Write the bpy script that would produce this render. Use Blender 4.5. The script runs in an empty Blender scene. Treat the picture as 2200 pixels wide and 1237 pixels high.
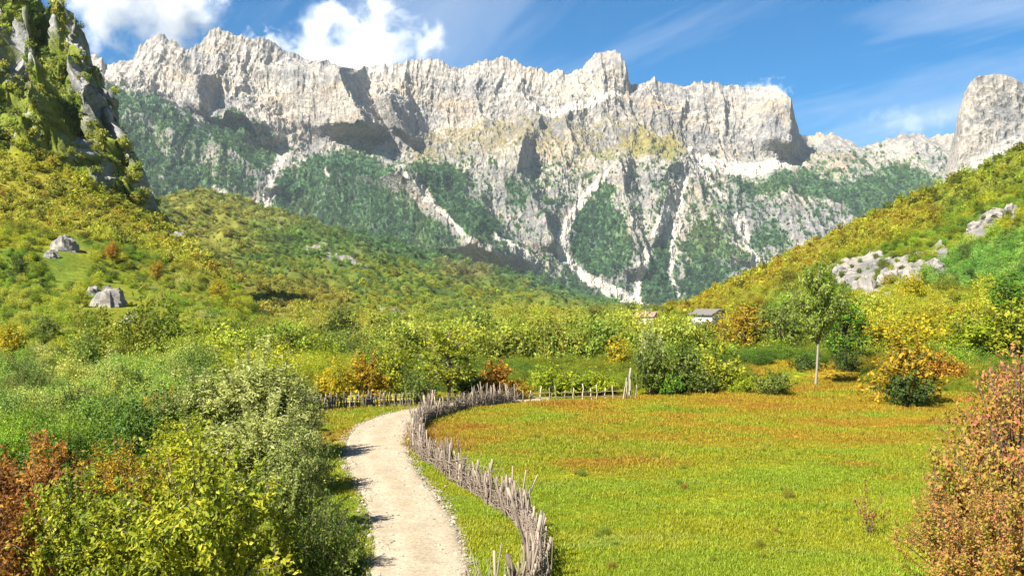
import bpy, math, random
import numpy as np

# ------------------------------------------------------------------ camera, sky, sun, exposure
scene = bpy.context.scene
COL = scene.collection
H = 6.5                     # eye height above the meadow (m)
F = 2159.0                  # focal length in photograph pixels
CX, HY = 1100.0, 650.0      # optical axis column and horizon row in the photograph
cam_data = bpy.data.cameras.new('camera')
cam_data.sensor_width = 36.0
cam_data.lens = F / 2200.0 * 36.0
cam_data.shift_y = (HY - 618.5) / 2200.0
cam_data.clip_start = 0.5
cam_data.clip_end = 60000.0
cam = bpy.data.objects.new('camera', cam_data)
cam.location = (0, 0, H)
cam.rotation_euler = (math.radians(90), 0, 0)
COL.objects.link(cam)
scene.camera = cam

SUN_EL = math.radians(45)
SUN_AZ = math.radians(228)          # compass style: 0 = +Y (view), 90 = +X
sun_dir = (math.sin(SUN_AZ) * math.cos(SUN_EL), math.cos(SUN_AZ) * math.cos(SUN_EL), math.sin(SUN_EL))
sl = bpy.data.lights.new('sun', 'SUN')
sl.energy = 5.0
sl.angle = math.radians(0.53)
sl.color = (1.0, 0.95, 0.86)
so = bpy.data.objects.new('sun', sl)
from mathutils import Vector
so.rotation_euler = Vector(sun_dir).to_track_quat('Z', 'Y').to_euler()
so.location = (-200, -200, 400)
COL.objects.link(so)

world = bpy.data.worlds.new('World')
scene.world = world
world.use_nodes = True
WN = world.node_tree
WN.nodes.clear()


def wnode(t, **kw):
    n = WN.nodes.new(t)
    for k, v in kw.items():
        setattr(n, k, v)
    return n


w_out = wnode('ShaderNodeOutputWorld')
w_bg = wnode('ShaderNodeBackground')
w_bg.inputs['Strength'].default_value = 0.05
sky = wnode('ShaderNodeTexSky', sky_type='NISHITA', sun_disc=False)
sky.sun_elevation = SUN_EL
sky.sun_rotation = SUN_AZ
sky.altitude = 900
sky.air_density = 1.0
sky.dust_density = 0.15
sky.ozone_density = 4.0
w_hs = wnode('ShaderNodeHueSaturation')
w_hs.inputs['Saturation'].default_value = 1.7
w_hs.inputs['Hue'].default_value = 0.5
w_hs.inputs['Value'].default_value = 0.78
WN.links.new(sky.outputs[0], w_hs.inputs['Color'])
# thin cirrus veils, streaked, all over the sky dome
w_tc = wnode('ShaderNodeTexCoord')
w_sep = wnode('ShaderNodeSeparateXYZ')
WN.links.new(w_tc.outputs['Generated'], w_sep.inputs[0])


def wmath(op, a, b=None, clamp=False):
    n = wnode('ShaderNodeMath', operation=op, use_clamp=clamp)
    for i, v in enumerate((a, b)):
        if v is None:
            continue
        if isinstance(v, (int, float)):
            n.inputs[i].default_value = v
        else:
            WN.links.new(v, n.inputs[i])
    return n.outputs[0]


zz = wmath('MAXIMUM', w_sep.outputs['Z'], 0.02)
zp = wmath('ADD', zz, 0.14)
ux = wmath('DIVIDE', w_sep.outputs['X'], zp)
uy = wmath('DIVIDE', w_sep.outputs['Y'], zp)
w_cmb = wnode('ShaderNodeCombineXYZ')
WN.links.new(ux, w_cmb.inputs[0])
WN.links.new(uy, w_cmb.inputs[1])
w_map = wnode('ShaderNodeMapping', vector_type='TEXTURE')
w_map.inputs['Rotation'].default_value = (0, 0, math.radians(-58))
w_map.inputs['Scale'].default_value = (2.6, 0.5, 1)
w_map.inputs['Location'].default_value = (0.9, 0.3, 0.0)
WN.links.new(w_cmb.outputs[0], w_map.inputs[0])
w_n1 = wnode('ShaderNodeTexNoise')
w_n1.inputs['Scale'].default_value = 0.9
w_n1.inputs['Detail'].default_value = 7
w_n1.inputs['Roughness'].default_value = 0.55
w_n1.inputs['Distortion'].default_value = 0.8
WN.links.new(w_map.outputs[0], w_n1.inputs['Vector'])
w_r1 = wnode('ShaderNodeValToRGB')
w_r1.color_ramp.elements[0].position = 0.46
w_r1.color_ramp.elements[0].color = (0, 0, 0, 1)
w_r1.color_ramp.elements[1].position = 0.86
w_r1.color_ramp.elements[1].color = (1, 1, 1, 1)
WN.links.new(w_n1.outputs['Fac'], w_r1.inputs[0])
w_mix = wnode('ShaderNodeMix', data_type='RGBA')
WN.links.new(wmath('MULTIPLY', w_r1.outputs[0], 0.75), w_mix.inputs['Factor'])
WN.links.new(w_hs.outputs[0], w_mix.inputs['A'])
w_mix.inputs['B'].default_value = (5.6, 6.2, 7.2, 1)
WN.links.new(w_mix.outputs['Result'], w_bg.inputs['Color'])
WN.links.new(w_bg.outputs[0], w_out.inputs['Surface'])

vs = scene.view_settings
scene.display_settings.display_device = 'sRGB'
vs.view_transform = 'Standard'
vs.look = 'None'
vs.exposure = 1.7
vs.gamma = 1.0
vs.use_curve_mapping = False
scene.cycles.max_bounces = 6
scene.cycles.diffuse_bounces = 3
scene.cycles.glossy_bounces = 2
scene.cycles.transmission_bounces = 3
scene.cycles.volume_bounces = 3
scene.cycles.transparent_max_bounces = 16
scene.cycles.use_denoising = True

# ------------------------------------------------------------------ helpers
RNG = np.random.default_rng(7)


def tag(o, label=None, cat=None, group=None, kind=None):
    if label: o['label'] = label
    if cat: o['category'] = cat
    if group: o['group'] = group
    if kind: o['kind'] = kind
    return o


def mesh_np(name, verts, faces, smooth=True):
    """verts (n,3); faces: (m,k) int array with constant k, or list of such arrays"""
    verts = np.asarray(verts, np.float32)
    if not isinstance(faces, list):
        faces = [faces]
    me = bpy.data.meshes.new(name)
    me.vertices.add(len(verts))
    me.vertices.foreach_set('co', verts.ravel())
    loops = np.concatenate([f.ravel() for f in faces]).astype(np.int32)
    tot = np.concatenate([np.full(len(f), f.shape[1], np.int32) for f in faces])
    start = np.concatenate([[0], np.cumsum(tot)[:-1]]).astype(np.int32)
    me.loops.add(len(loops))
    me.loops.foreach_set('vertex_index', loops)
    me.polygons.add(len(tot))
    me.polygons.foreach_set('loop_start', start)
    me.polygons.foreach_set('loop_total', tot)
    me.polygons.foreach_set('use_smooth', np.full(len(tot), smooth, bool))
    me.update()
    me.validate()
    return me


def attr(me, name, arr, kind='FLOAT_COLOR', domain='POINT'):
    a = me.attributes.new(name, kind, domain)
    arr = np.asarray(arr, np.float32)
    if kind == 'FLOAT_COLOR':
        if arr.shape[1] == 3:
            arr = np.concatenate([arr, np.ones((len(arr), 1), np.float32)], 1)
        a.data.foreach_set('color', arr.ravel())
    elif kind == 'FLOAT_VECTOR':
        a.data.foreach_set('vector', arr.ravel())
    elif kind == 'INT':
        a.data.foreach_set('value', arr.astype(np.int32).ravel())
    else:
        a.data.foreach_set('value', arr.ravel())


def obj(name, me, mat=None, parent=None):
    o = bpy.data.objects.new(name, me)
    if mat is not None and me is not None and len(me.materials) == 0:
        me.materials.append(mat)
    COL.objects.link(o)
    if parent is not None:
        o.parent = parent
    return o


def empty(name, loc, rz=0.0):
    o = bpy.data.objects.new(name, None)
    o.empty_display_size = 0.3
    o.location = loc
    o.rotation_euler = (0, 0, rz)
    COL.objects.link(o)
    return o


def grid_faces(nr, nc):
    i = np.arange(nr - 1)[:, None] * nc + np.arange(nc - 1)[None, :]
    return np.stack([i, i + nc, i + nc + 1, i + 1], -1).reshape(-1, 4)


# --- numpy noise
_perm = np.random.default_rng(11).permutation(512).astype(np.int32)
_perm = np.concatenate([_perm, _perm, _perm])
_grad = np.random.default_rng(12).normal(size=(512, 3)).astype(np.float32)
_grad /= np.linalg.norm(_grad, axis=1)[:, None]


def perlin(x, y, z):
    x = np.asarray(x, np.float32); y = np.asarray(y, np.float32); z = np.asarray(z, np.float32)
    x, y, z = np.broadcast_arrays(x, y, z)
    xi = np.floor(x).astype(np.int32); yi = np.floor(y).astype(np.int32); zi = np.floor(z).astype(np.int32)
    xf = x - xi; yf = y - yi; zf = z - zi
    u = xf * xf * xf * (xf * (xf * 6 - 15) + 10)
    v = yf * yf * yf * (yf * (yf * 6 - 15) + 10)
    w = zf * zf * zf * (zf * (zf * 6 - 15) + 10)
    xi &= 511; yi &= 511; zi &= 511
    res = 0
    for dz in (0, 1):
        wz = w if dz else 1 - w
        for dy in (0, 1):
            wy = v if dy else 1 - v
            for dx in (0, 1):
                wx = u if dx else 1 - u
                h = _perm[_perm[_perm[(xi + dx) & 511] + ((yi + dy) & 511)] + ((zi + dz) & 511)]
                g = _grad[h]
                res = res + wx * wy * wz * (g[..., 0] * (xf - dx) + g[..., 1] * (yf - dy) + g[..., 2] * (zf - dz))
    return res * 1.5


def fbm(x, y, z, oct=5, gain=0.5, lac=2.03):
    a, s, r = 1.0, 0.0, 0
    for i in range(oct):
        r = r + a * perlin(x + 17.3 * i, y + 5.1 * i, z + 9.7 * i)
        s += a
        x = x * lac; y = y * lac; z = z * lac
        a *= gain
    return r / s


def ridged(x, y, z, oct=5, gain=0.55, lac=2.07):
    a, s, r, wgt = 1.0, 0.0, 0, 1.0
    for i in range(oct):
        n = 1 - np.abs(perlin(x + 31.3 * i, y + 7.1 * i, z + 3.7 * i)) * 1.6
        n = np.clip(n, 0, 1) ** 2
        r = r + a * n * wgt
        wgt = np.clip(n * 1.6, 0, 1)
        s += a
        x = x * lac; y = y * lac; z = z * lac
        a *= gain
    return r / s


def sstep(a, b, x):
    t = np.clip((x - a) / (b - a), 0, 1)
    return t * t * (3 - 2 * t)


def poly_sd(px, py, poly):
    """signed distance (negative inside) of points to a polygon"""
    poly = np.asarray(poly, np.float32)
    d = np.full(px.shape, 1e9, np.float32)
    inside = np.zeros(px.shape, bool)
    n = len(poly)
    for i in range(n):
        ax, ay = poly[i]; bx, by = poly[(i + 1) % n]
        ex, ey = bx - ax, by - ay
        t = np.clip(((px - ax) * ex + (py - ay) * ey) / (ex * ex + ey * ey + 1e-9), 0, 1)
        d = np.minimum(d, np.hypot(px - ax - ex * t, py - ay - ey * t))
        if ay != by:
            c = ((ay > py) != (by > py)) & (px < (bx - ax) * (py - ay) / (by - ay) + ax)
            inside ^= c
    return np.where(inside, -d, d)


def line_d(px, py, line):
    """distance to polyline with a width at each point: returns d / width"""
    best = np.full(px.shape, 1e9, np.float32)
    for (ax, ay, aw), (bx, by, bw) in zip(line[:-1], line[1:]):
        ex, ey = bx - ax, by - ay
        t = np.clip(((px - ax) * ex + (py - ay) * ey) / (ex * ex + ey * ey + 1e-9), 0, 1)
        best = np.minimum(best, np.hypot(px - ax - ex * t, py - ay - ey * t) / (aw + (bw - aw) * t))
    return best


def at(px, py, Y):
    """a point of the place, from its bearing in the photograph and its real distance"""
    return ((px - CX) / F * Y, Y, H + (HY - py) / F * Y)


def on_ground(px, py):
    Y = F * H / (py - HY)
    return ((px - CX) / F * Y, Y)


def interp(pts, x):
    p = np.asarray(pts, np.float32)
    return np.interp(x, p[:, 0], p[:, 1])


def mix(a, b, t):
    t = np.asarray(t)[..., None]
    return np.asarray(a) * (1 - t) + np.asarray(b) * t


# --- materials
def new_mat(name):
    m = bpy.data.materials.new(name)
    m.use_nodes = True
    nt = m.node_tree
    nt.nodes.clear()
    out = nt.nodes.new('ShaderNodeOutputMaterial')
    return m, nt, out


def nd(nt, t, ins=None, **kw):
    n = nt.nodes.new(t)
    for k, v in kw.items():
        setattr(n, k, v)
    for k, v in (ins or {}).items():
        if hasattr(v, 'is_output'):
            nt.links.new(v, n.inputs[k])
        else:
            n.inputs[k].default_value = v
    return n


def c4(c):
    return (c[0], c[1], c[2], 1.0)


def terrain_mat(name, noise_scale, bump=0.3, bump_dist=1.0, rough=0.95, vary=0.35, space='Object', detail=8, streak=0):
    """vertex colour 'tone' (the stone / plant colour that grows there) with fine grain and relief"""
    m, nt, out = new_mat(name)
    a = nd(nt, 'ShaderNodeAttribute', attribute_name='tone')
    tc = nd(nt, 'ShaderNodeTexCoord')
    n1 = nd(nt, 'ShaderNodeTexNoise', {'Vector': tc.outputs[space], 'Scale': noise_scale, 'Detail': detail, 'Roughness': 0.65})
    n2 = nd(nt, 'ShaderNodeTexNoise', {'Vector': tc.outputs[space], 'Scale': noise_scale * 0.17, 'Detail': 4, 'Roughness': 0.6})
    r = nd(nt, 'ShaderNodeMapRange', {'Value': n1.outputs['Fac'], 'From Min': 0.3, 'From Max': 0.7, 'To Min': 1 - vary, 'To Max': 1 + vary})
    r2 = nd(nt, 'ShaderNodeMapRange', {'Value': n2.outputs['Fac'], 'From Min': 0.3, 'From Max': 0.7, 'To Min': 1 - vary * .4, 'To Max': 1 + vary * .4})
    mm = nd(nt, 'ShaderNodeMath', {0: r.outputs[0], 1: r2.outputs[0]}, operation='MULTIPLY')
    if streak:      # water stains, and crack shading put into the colour, running down the faces
        mp = nd(nt, 'ShaderNodeMapping', {'Vector': tc.outputs[space], 'Scale': (0.09, 0.05, 0.016)})
        n3 = nd(nt, 'ShaderNodeTexNoise', {'Vector': mp.outputs[0], 'Scale': 1.0, 'Detail': 7, 'Roughness': 0.7, 'Distortion': 0.6})
        r3 = nd(nt, 'ShaderNodeMapRange', {'Value': n3.outputs['Fac'], 'From Min': 0.36, 'From Max': 0.56, 'To Min': 0.62, 'To Max': 1.06})
        mm = nd(nt, 'ShaderNodeMath', {0: mm.outputs[0], 1: r3.outputs[0]}, operation='MULTIPLY')
    vm = nd(nt, 'ShaderNodeVectorMath', {0: a.outputs['Color']}, operation='SCALE')
    nt.links.new(mm.outputs[0], vm.inputs['Scale'])
    b = nd(nt, 'ShaderNodeBump', {'Height': n1.outputs['Fac'], 'Strength': bump, 'Distance': bump_dist})
    p = nd(nt, 'ShaderNodeBsdfPrincipled', {'Base Color': vm.outputs[0], 'Roughness': rough, 'Normal': b.outputs[0], 'Specular IOR Level': 0.15})
    nt.links.new(p.outputs[0], out.inputs[0])
    return m


def leaf_shader(nt, out, colour, trans=0.48, gloss=0.25):
    d = nd(nt, 'ShaderNodeBsdfPrincipled', {'Base Color': colour, 'Roughness': 0.55, 'Specular IOR Level': gloss})
    t = nd(nt, 'ShaderNodeBsdfTranslucent', {'Color': colour})
    mx = nd(nt, 'ShaderNodeMixShader', {0: trans, 1: d.outputs[0], 2: t.outputs[0]})
    nt.links.new(mx.outputs[0], out.inputs[0])


_leaf = {}


def leaf_mat(name, c_a, c_b, c_c):
    """leaf colours of one shrub: older, common and young leaves, spread leaf by leaf and shoot by shoot"""
    if name in _leaf:
        return _leaf[name]
    m, nt, out = new_mat('leaves_' + name)
    a = nd(nt, 'ShaderNodeAttribute', attribute_name='leafv')
    s = nd(nt, 'ShaderNodeSeparateColor', {0: a.outputs['Color']})
    f = nd(nt, 'ShaderNodeMath', {0: s.outputs[0], 1: s.outputs[1]}, operation='ADD')
    h = nd(nt, 'ShaderNodeMath', {0: f.outputs[0], 1: 0.5}, operation='MULTIPLY')
    r = nd(nt, 'ShaderNodeValToRGB', {0: h.outputs[0]})
    e = r.color_ramp.elements
    e[0].position = 0.18; e[0].color = c4(c_a)
    e[1].position = 0.85; e[1].color = c4(c_c)
    k = e.new(0.5); k.color = c4(c_b)
    leaf_shader(nt, out, r.outputs[0])
    _leaf[name] = m
    return m


def tint_mat(name, trans=0.3, spread=0.5):
    """foliage of a mass: each plant's own tint, varied leaf by leaf"""
    m, nt, out = new_mat(name)
    t = nd(nt, 'ShaderNodeAttribute', attribute_name='tint', attribute_type='INSTANCER')
    a = nd(nt, 'ShaderNodeAttribute', attribute_name='leafv')
    s = nd(nt, 'ShaderNodeSeparateColor', {0: a.outputs['Color']})
    r = nd(nt, 'ShaderNodeMapRange', {'Value': s.outputs[0], 'To Min': 1 - spread, 'To Max': 1 + spread})
    v = nd(nt, 'ShaderNodeVectorMath', {0: t.outputs['Color']}, operation='SCALE')
    nt.links.new(r.outputs[0], v.inputs['Scale'])
    hs = nd(nt, 'ShaderNodeHueSaturation', {'Color': v.outputs[0]})
    r2 = nd(nt, 'ShaderNodeMapRange', {'Value': s.outputs[1], 'To Min': 0.475, 'To Max': 0.525})
    nt.links.new(r2.outputs[0], hs.inputs['Hue'])
    leaf_shader(nt, out, hs.outputs[0], trans)
    return m


def wood_mat(name, c1, c2, scale=6.0):
    m, nt, out = new_mat(name)
    tc = nd(nt, 'ShaderNodeTexCoord')
    oi = nd(nt, 'ShaderNodeObjectInfo')
    mp = nd(nt, 'ShaderNodeMapping', {'Vector': tc.outputs['Object'], 'Scale': (scale, scale, scale * .15)})
    nt.links.new(oi.outputs['Random'], mp.inputs['Location'])
    n = nd(nt, 'ShaderNodeTexNoise', {'Vector': mp.outputs[0], 'Scale': 2.0, 'Detail': 6, 'Roughness': 0.7})
    ad = nd(nt, 'ShaderNodeMath', {0: n.outputs['Fac'], 1: oi.outputs['Random']}, operation='ADD')
    r = nd(nt, 'ShaderNodeValToRGB', {0: nd(nt, 'ShaderNodeMath', {0: ad.outputs[0], 1: 0.5}, operation='MULTIPLY').outputs[0]})
    r.color_ramp.elements[0].position = 0.25; r.color_ramp.elements[0].color = c4(c1)
    r.color_ramp.elements[1].position = 0.75; r.color_ramp.elements[1].color = c4(c2)
    b = nd(nt, 'ShaderNodeBump', {'Height': n.outputs['Fac'], 'Strength': 0.6, 'Distance': 0.02})
    p = nd(nt, 'ShaderNodeBsdfPrincipled', {'Base Color': r.outputs[0], 'Roughness': 0.9, 'Normal': b.outputs[0], 'Specular IOR Level': 0.2})
    nt.links.new(p.outputs[0], out.inputs[0])
    return m


# ------------------------------------------------------------------ relief sheets for hills and mountains
def relief(cols, lines, depths, nrow, power=1.0, smooth=5):
    """sheet through control lines (highest first); returns bearing, row and distance arrays (nrow, ncol)"""
    L = np.stack([interp(l, cols) for l in lines])        # rows in the photograph
    D = np.stack([interp(d, cols) for d in depths])       # real distance
    for i in range(1, len(L)):
        L[i] = np.maximum(L[i], L[i - 1] + 2)
    s = np.linspace(0, 1, nrow) ** power
    PY = L[0][None] + (L[-1] - L[0])[None] * s[:, None]
    Yd = np.zeros_like(PY)
    for i in range(len(L) - 1):
        t = np.clip((PY - L[i]) / (L[i + 1] - L[i]), 0, 1)
        seg = D[i] + (D[i + 1] - D[i]) * t
        Yd = np.where(PY >= L[i] - 1e-4, seg, Yd)
    for _ in range(smooth):
        Yd[1:-1] = (Yd[:-2] + 2 * Yd[1:-1] + Yd[2:]) / 4
    PX = np.broadcast_to(cols[None], PY.shape).copy()
    return PX, PY, Yd


def to_xyz(PX, PY, Yd):
    return np.stack([(PX - CX) / F * Yd, Yd, H + (HY - PY) / F * Yd], -1)


def grid_normals(V):
    du = np.gradient(V, axis=1)
    dv = np.gradient(V, axis=0)
    n = np.cross(dv, du)
    n /= np.linalg.norm(n, axis=-1, keepdims=True) + 1e-9
    n[n[..., 2] < 0] *= 1
    return n


def back_rows(V, C, nb, back, drop):
    """close the far side: rows beyond the crest that fall away behind it"""
    top = V[0]
    rows, cs = [], []
    for k in range(nb, 0, -1):
        t = k / nb
        r = top.copy()
        r[:, 0] *= (r[:, 1] + back * t) / r[:, 1]
        r[:, 1] += back * t
        r[:, 2] -= drop * t ** 1.3 * (0.7 + 0.3 * t)
        rows.append(r); cs.append(C[0])
    return np.concatenate([np.stack(rows), V]), np.concatenate([np.stack(cs), C])


def sheet(name, V, C, mat, label, cat, smooth=True):
    nr, nc = V.shape[:2]
    V = V.copy(); V[..., 2] = np.maximum(V[..., 2], -20)
    me = mesh_np(name, V.reshape(-1, 3), grid_faces(nr, nc), smooth)
    attr(me, 'tone', C.reshape(-1, 3))
    o = obj(name, me, mat)
    tag(o, label, cat, kind='structure')
    return o

# ------------------------------------------------------------------ the mountain range
ROCK_PALE = (0.275, 0.243, 0.202)
ROCK_GREY = (0.155, 0.148, 0.142)
ROCK_WARM = (0.25, 0.185, 0.115)
SCREE = (0.37, 0.335, 0.28)
WOOD_DARK = (0.030, 0.068, 0.030)
WOOD_GREEN = (0.058, 0.112, 0.034)
TURF = (0.16, 0.13, 0.045)


def cols_for(a, b, step, lo, hi, wide):
    return np.concatenate([np.arange(lo, a, wide), np.arange(a, b, step), np.arange(b, hi + 1, wide)]).astype(np.float32)


def saw(PX, PY, edge, amp, lead, fall, soft=14):
    """a buttress: swells toward the viewer over `lead` and breaks off over `fall` right of the edge line"""
    e = np.asarray(edge, np.float32)
    ex = np.interp(PY, e[:, 1], e[:, 0])
    m = sstep(e[0, 1] - soft, e[0, 1] + soft, PY) * (1 - sstep(e[-1, 1] - soft * 2, e[-1, 1] + soft, PY))
    d = PX - ex
    up = np.clip(1 + d / lead, 0, 1) ** 1.3
    dn = 1 - np.clip(d / fall, 0, 1)
    return amp * np.where(d < 0, up, dn) * m


MOUNT_TREES = []


def mountain_range():
    cols = cols_for(120, 2110, 1.7, -700, 2900, 14)
    A = [(-700, 60), (100, 90), (195, 112), (218, 118), (226, 140), (255, 134), (285, 126), (300, 100), (325, 84), (345, 74), (378, 90), (408, 108),
         (424, 92), (440, 72), (462, 57), (488, 60), (520, 73), (560, 82), (600, 96), (640, 116), (690, 128), (722, 138), (760, 142), (830, 138), (900, 126),
         (922, 121), (952, 131), (985, 146), (1010, 140), (1040, 128), (1080, 121), (1110, 129), (1130, 140), (1170, 146), (1205, 151),
         (1248, 155), (1258, 134), (1278, 114), (1308, 105), (1334, 112), (1343, 140), (1352, 176), (1370, 179), (1400, 166), (1430, 174),
         (1470, 180), (1500, 175), (1530, 178), (1580, 186), (1640, 191), (1688, 196), (1703, 212), (1712, 250), (1718, 281), (1735, 285),
         (1790, 290), (1835, 305), (1850, 317), (1872, 309), (1900, 296), (1950, 288), (2000, 290), (2045, 284), (2200, 250), (2900, 180)]
    B = [(-700, 260), (200, 205), (300, 200), (430, 248), (520, 240), (600, 290), (720, 270), (850, 285), (1000, 255), (1150, 238), (1300, 246), (1400, 280), (1480, 325),
         (1700, 345), (1850, 352), (2050, 380), (2900, 380)]
    Cc = [(-700, 320), (200, 250), (300, 255), (430, 305), (600, 345), (850, 335), (1000, 325), (1150, 325), (1300, 335), (1450, 335), (1560, 385), (1700, 395), (1850, 420), (2050, 440), (2900, 440)]
    D = [(-700, 560), (300, 560), (600, 590), (900, 640), (1100, 672), (1380, 690), (1700, 700), (2900, 700)]
    E = [(-700, 760), (2900, 760)]
    dA = [(-700, 4700), (420, 4750), (1000, 5000), (1700, 5000), (1716, 5200), (2900, 5300)]
    dB = [(-700, 4500), (420, 4500), (1000, 4720), (2900, 4780)]
    dC = [(-700, 4250), (420, 4230), (1000, 4350), (1500, 4380), (2900, 4450)]
    dD = [(-700, 3400), (500, 3500), (1000, 3650), (1400, 3720), (2900, 3750)]
    dE = [(-700, 3200), (2900, 3200)]
    PX, PY, Yd = relief(cols, [A, B, Cc, D, E], [dA, dB, dC, dD, dE], 400, 1.0, 9)
    # big buttresses and the gullies between them
    S = saw(PX, PY, [(436, 160), (424, 190), (430, 245)], 170, 70, 38)
    S = np.maximum(S, saw(PX, PY, [(722, 135), (742, 190), (772, 240), (796, 292)], 380, 190, 58))
    S = np.maximum(S, saw(PX, PY, [(824, 190), (846, 240), (890, 300)], 280, 60, 56))
    S = np.maximum(S, saw(PX, PY, [(1702, 190), (1712, 260), (1716, 320)], 170, 130, 22))
    S = np.maximum(S, saw(PX, PY, [(1340, 100), (1352, 150), (1350, 180)], 60, 60, 20))
    S = np.maximum(S, saw(PX, PY, [(860, 350), (900, 400), (960, 450), (1030, 520), (1090, 570)], 520, 300, 105, 24))
    S = np.maximum(S, saw(PX, PY, [(470, 235), (560, 260), (608, 310)], 150, 120, 70))
    S = np.maximum(S, saw(PX, PY, [(300, 205), (420, 262), (520, 330), (620, 420)], 170, 160, 60))
    S = np.maximum(S, saw(PX, PY, [(1130, 280), (1110, 360), (1170, 470), (1195, 540)], 150, 110, 28))
    S = np.maximum(S, saw(PX, PY, [(1330, 330), (1345, 430), (1370, 530), (1385, 590)], 150, 110, 32))
    S = np.maximum(S, saw(PX, PY, [(1440, 380), (1420, 470), (1400, 530)], 110, 60, 30))
    S = np.maximum(S, saw(PX, PY, [(1530, 440), (1560, 500), (1610, 570)], 140, 80, 45))
    S = np.maximum(S, saw(PX, PY, [(1500, 320), (1440, 350), (1410, 400)], 90, 80, 50))
    for line, amp, up in [([(425, 246), (470, 240), (520, 238), (570, 262), (606, 292)], 120, 80), ([(742, 262), (800, 272), (862, 286)], 50, 40)]:
        l = np.asarray(line, np.float32)
        yb = np.interp(PX, l[:, 0], l[:, 1]) + 8 * np.sin(PX / 9.0) * np.sin(PX / 23.0)
        mm = sstep(l[0, 0] - 20, l[0, 0] + 30, PX) * (1 - sstep(l[-1, 0] - 20, l[-1, 0] + 16, PX))
        dd = yb - PY
        Yd = Yd - amp * mm * np.where(dd > 0, np.clip(1 - dd / up, 0, 1), np.clip(1 + dd / 22, 0, 1))
    Yd = Yd - S * (1.35 - .55 * sstep(300, 420, PY))
    V = to_xyz(PX, PY, Yd)
    X, Y, Z = V[..., 0], V[..., 1], V[..., 2]
    # relief of the stone: ribs and gullies running downhill, ledges, broken faces
    sky_f = 0.42 + 0.58 * sstep(0, 60, PY - PY[0][None])
    wx = fbm(X / 300, Y / 300, Z / 300, 3) * 90
    rib = ridged((X + wx) / 260, Y / 900 + 3, (Z + wx) / 1100, 3)
    rib2 = ridged((X + wx * .5) / 80 + 9, Y / 320, Z / 420, 4)
    crag = ridged(X / 42 + 4, Y / 70, (Z + wx * .3) / 90, 5)
    strata = fbm(X / 420, Y / 420, (Z + 0.22 * X) / 26, 3)
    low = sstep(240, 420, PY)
    rib = rib * (1 - .35 * low) + .16 * low
    d = ((rib - 0.45) * 64 + (rib2 - 0.45) * 30 + (crag - .45) * 15 + (ridged(X / 15 + 8, Y / 24, Z / 26, 3) - .4) * 6 + strata * 16 * (1 - .6 * low)) * sky_f
    V = V + d[..., None] * np.array([0.05, -0.83, 0.55])
    near_top = 1 - sstep(0, 34, PY - PY[0][None])
    V[..., 2] += (ridged(X / 46 + 2, 1.5, 2.5, 4) - .5) * 26 * near_top + fbm(X / 14, 3.1, .4, 3) * 9 * near_top
    V[..., 0] += fbm(X / 60 + 8, Y / 60, Z / 60, 3) * 8 * sky_f
    V = V + RNG.normal(0, 0.6, V.shape) * sky_f[..., None]
    N = grid_normals(V)
    # what grows or lies where
    n0 = fbm(X / 240 + 5, Y / 300, Z / 240, 5)
    n1 = fbm(X / 60 + 2, Y / 60, Z / 90, 5)
    n2 = fbm(X / 22 + 2, Y / 22, Z / 34, 4)
    qx = PX + n1 * 26 + n2 * 12
    qy = PY + fbm(X / 60 + 40, Y / 60, Z / 60, 4) * 26
    C = mix(np.broadcast_to(ROCK_GREY, V.shape), ROCK_PALE, sstep(-0.35, 0.35, n0 + n2 * 0.8))
    C = mix(C, ROCK_WARM, sstep(0.05, 0.5, fbm(X / 330 + 50, Y / 330, Z / 130, 4) + 0.25 * n2) * 0.6)
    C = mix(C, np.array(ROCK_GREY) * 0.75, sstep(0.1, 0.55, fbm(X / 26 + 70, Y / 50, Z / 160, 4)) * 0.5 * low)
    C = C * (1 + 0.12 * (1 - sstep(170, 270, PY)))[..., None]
    C = C * (1 + 0.35 * fbm(X / 500 + 3, Y / 900, Z / 160, 4))[..., None]
    turf_zone = np.clip(1 - poly_sd(qx, qy, [(1130, 250), (1240, 235), (1330, 255), (1460, 270), (1480, 335), (1360, 345), (1180, 345), (1060, 340), (900, 335), (900, 290), (1000, 270)]) / 20, 0, 1)
    C = mix(C, TURF, turf_zone * sstep(0.50, 0.80, N[..., 2] + n1 * 0.5) * 0.8)
    turf2 = np.clip(1 - poly_sd(qx, qy, [(1375, 285), (1450, 300), (1440, 332), (1385, 330), (1330, 310)]) / 10, 0, 1)
    C = mix(C, (0.15, 0.125, 0.02), turf2 * 0.75)
    wood = np.zeros_like(PX)
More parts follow.
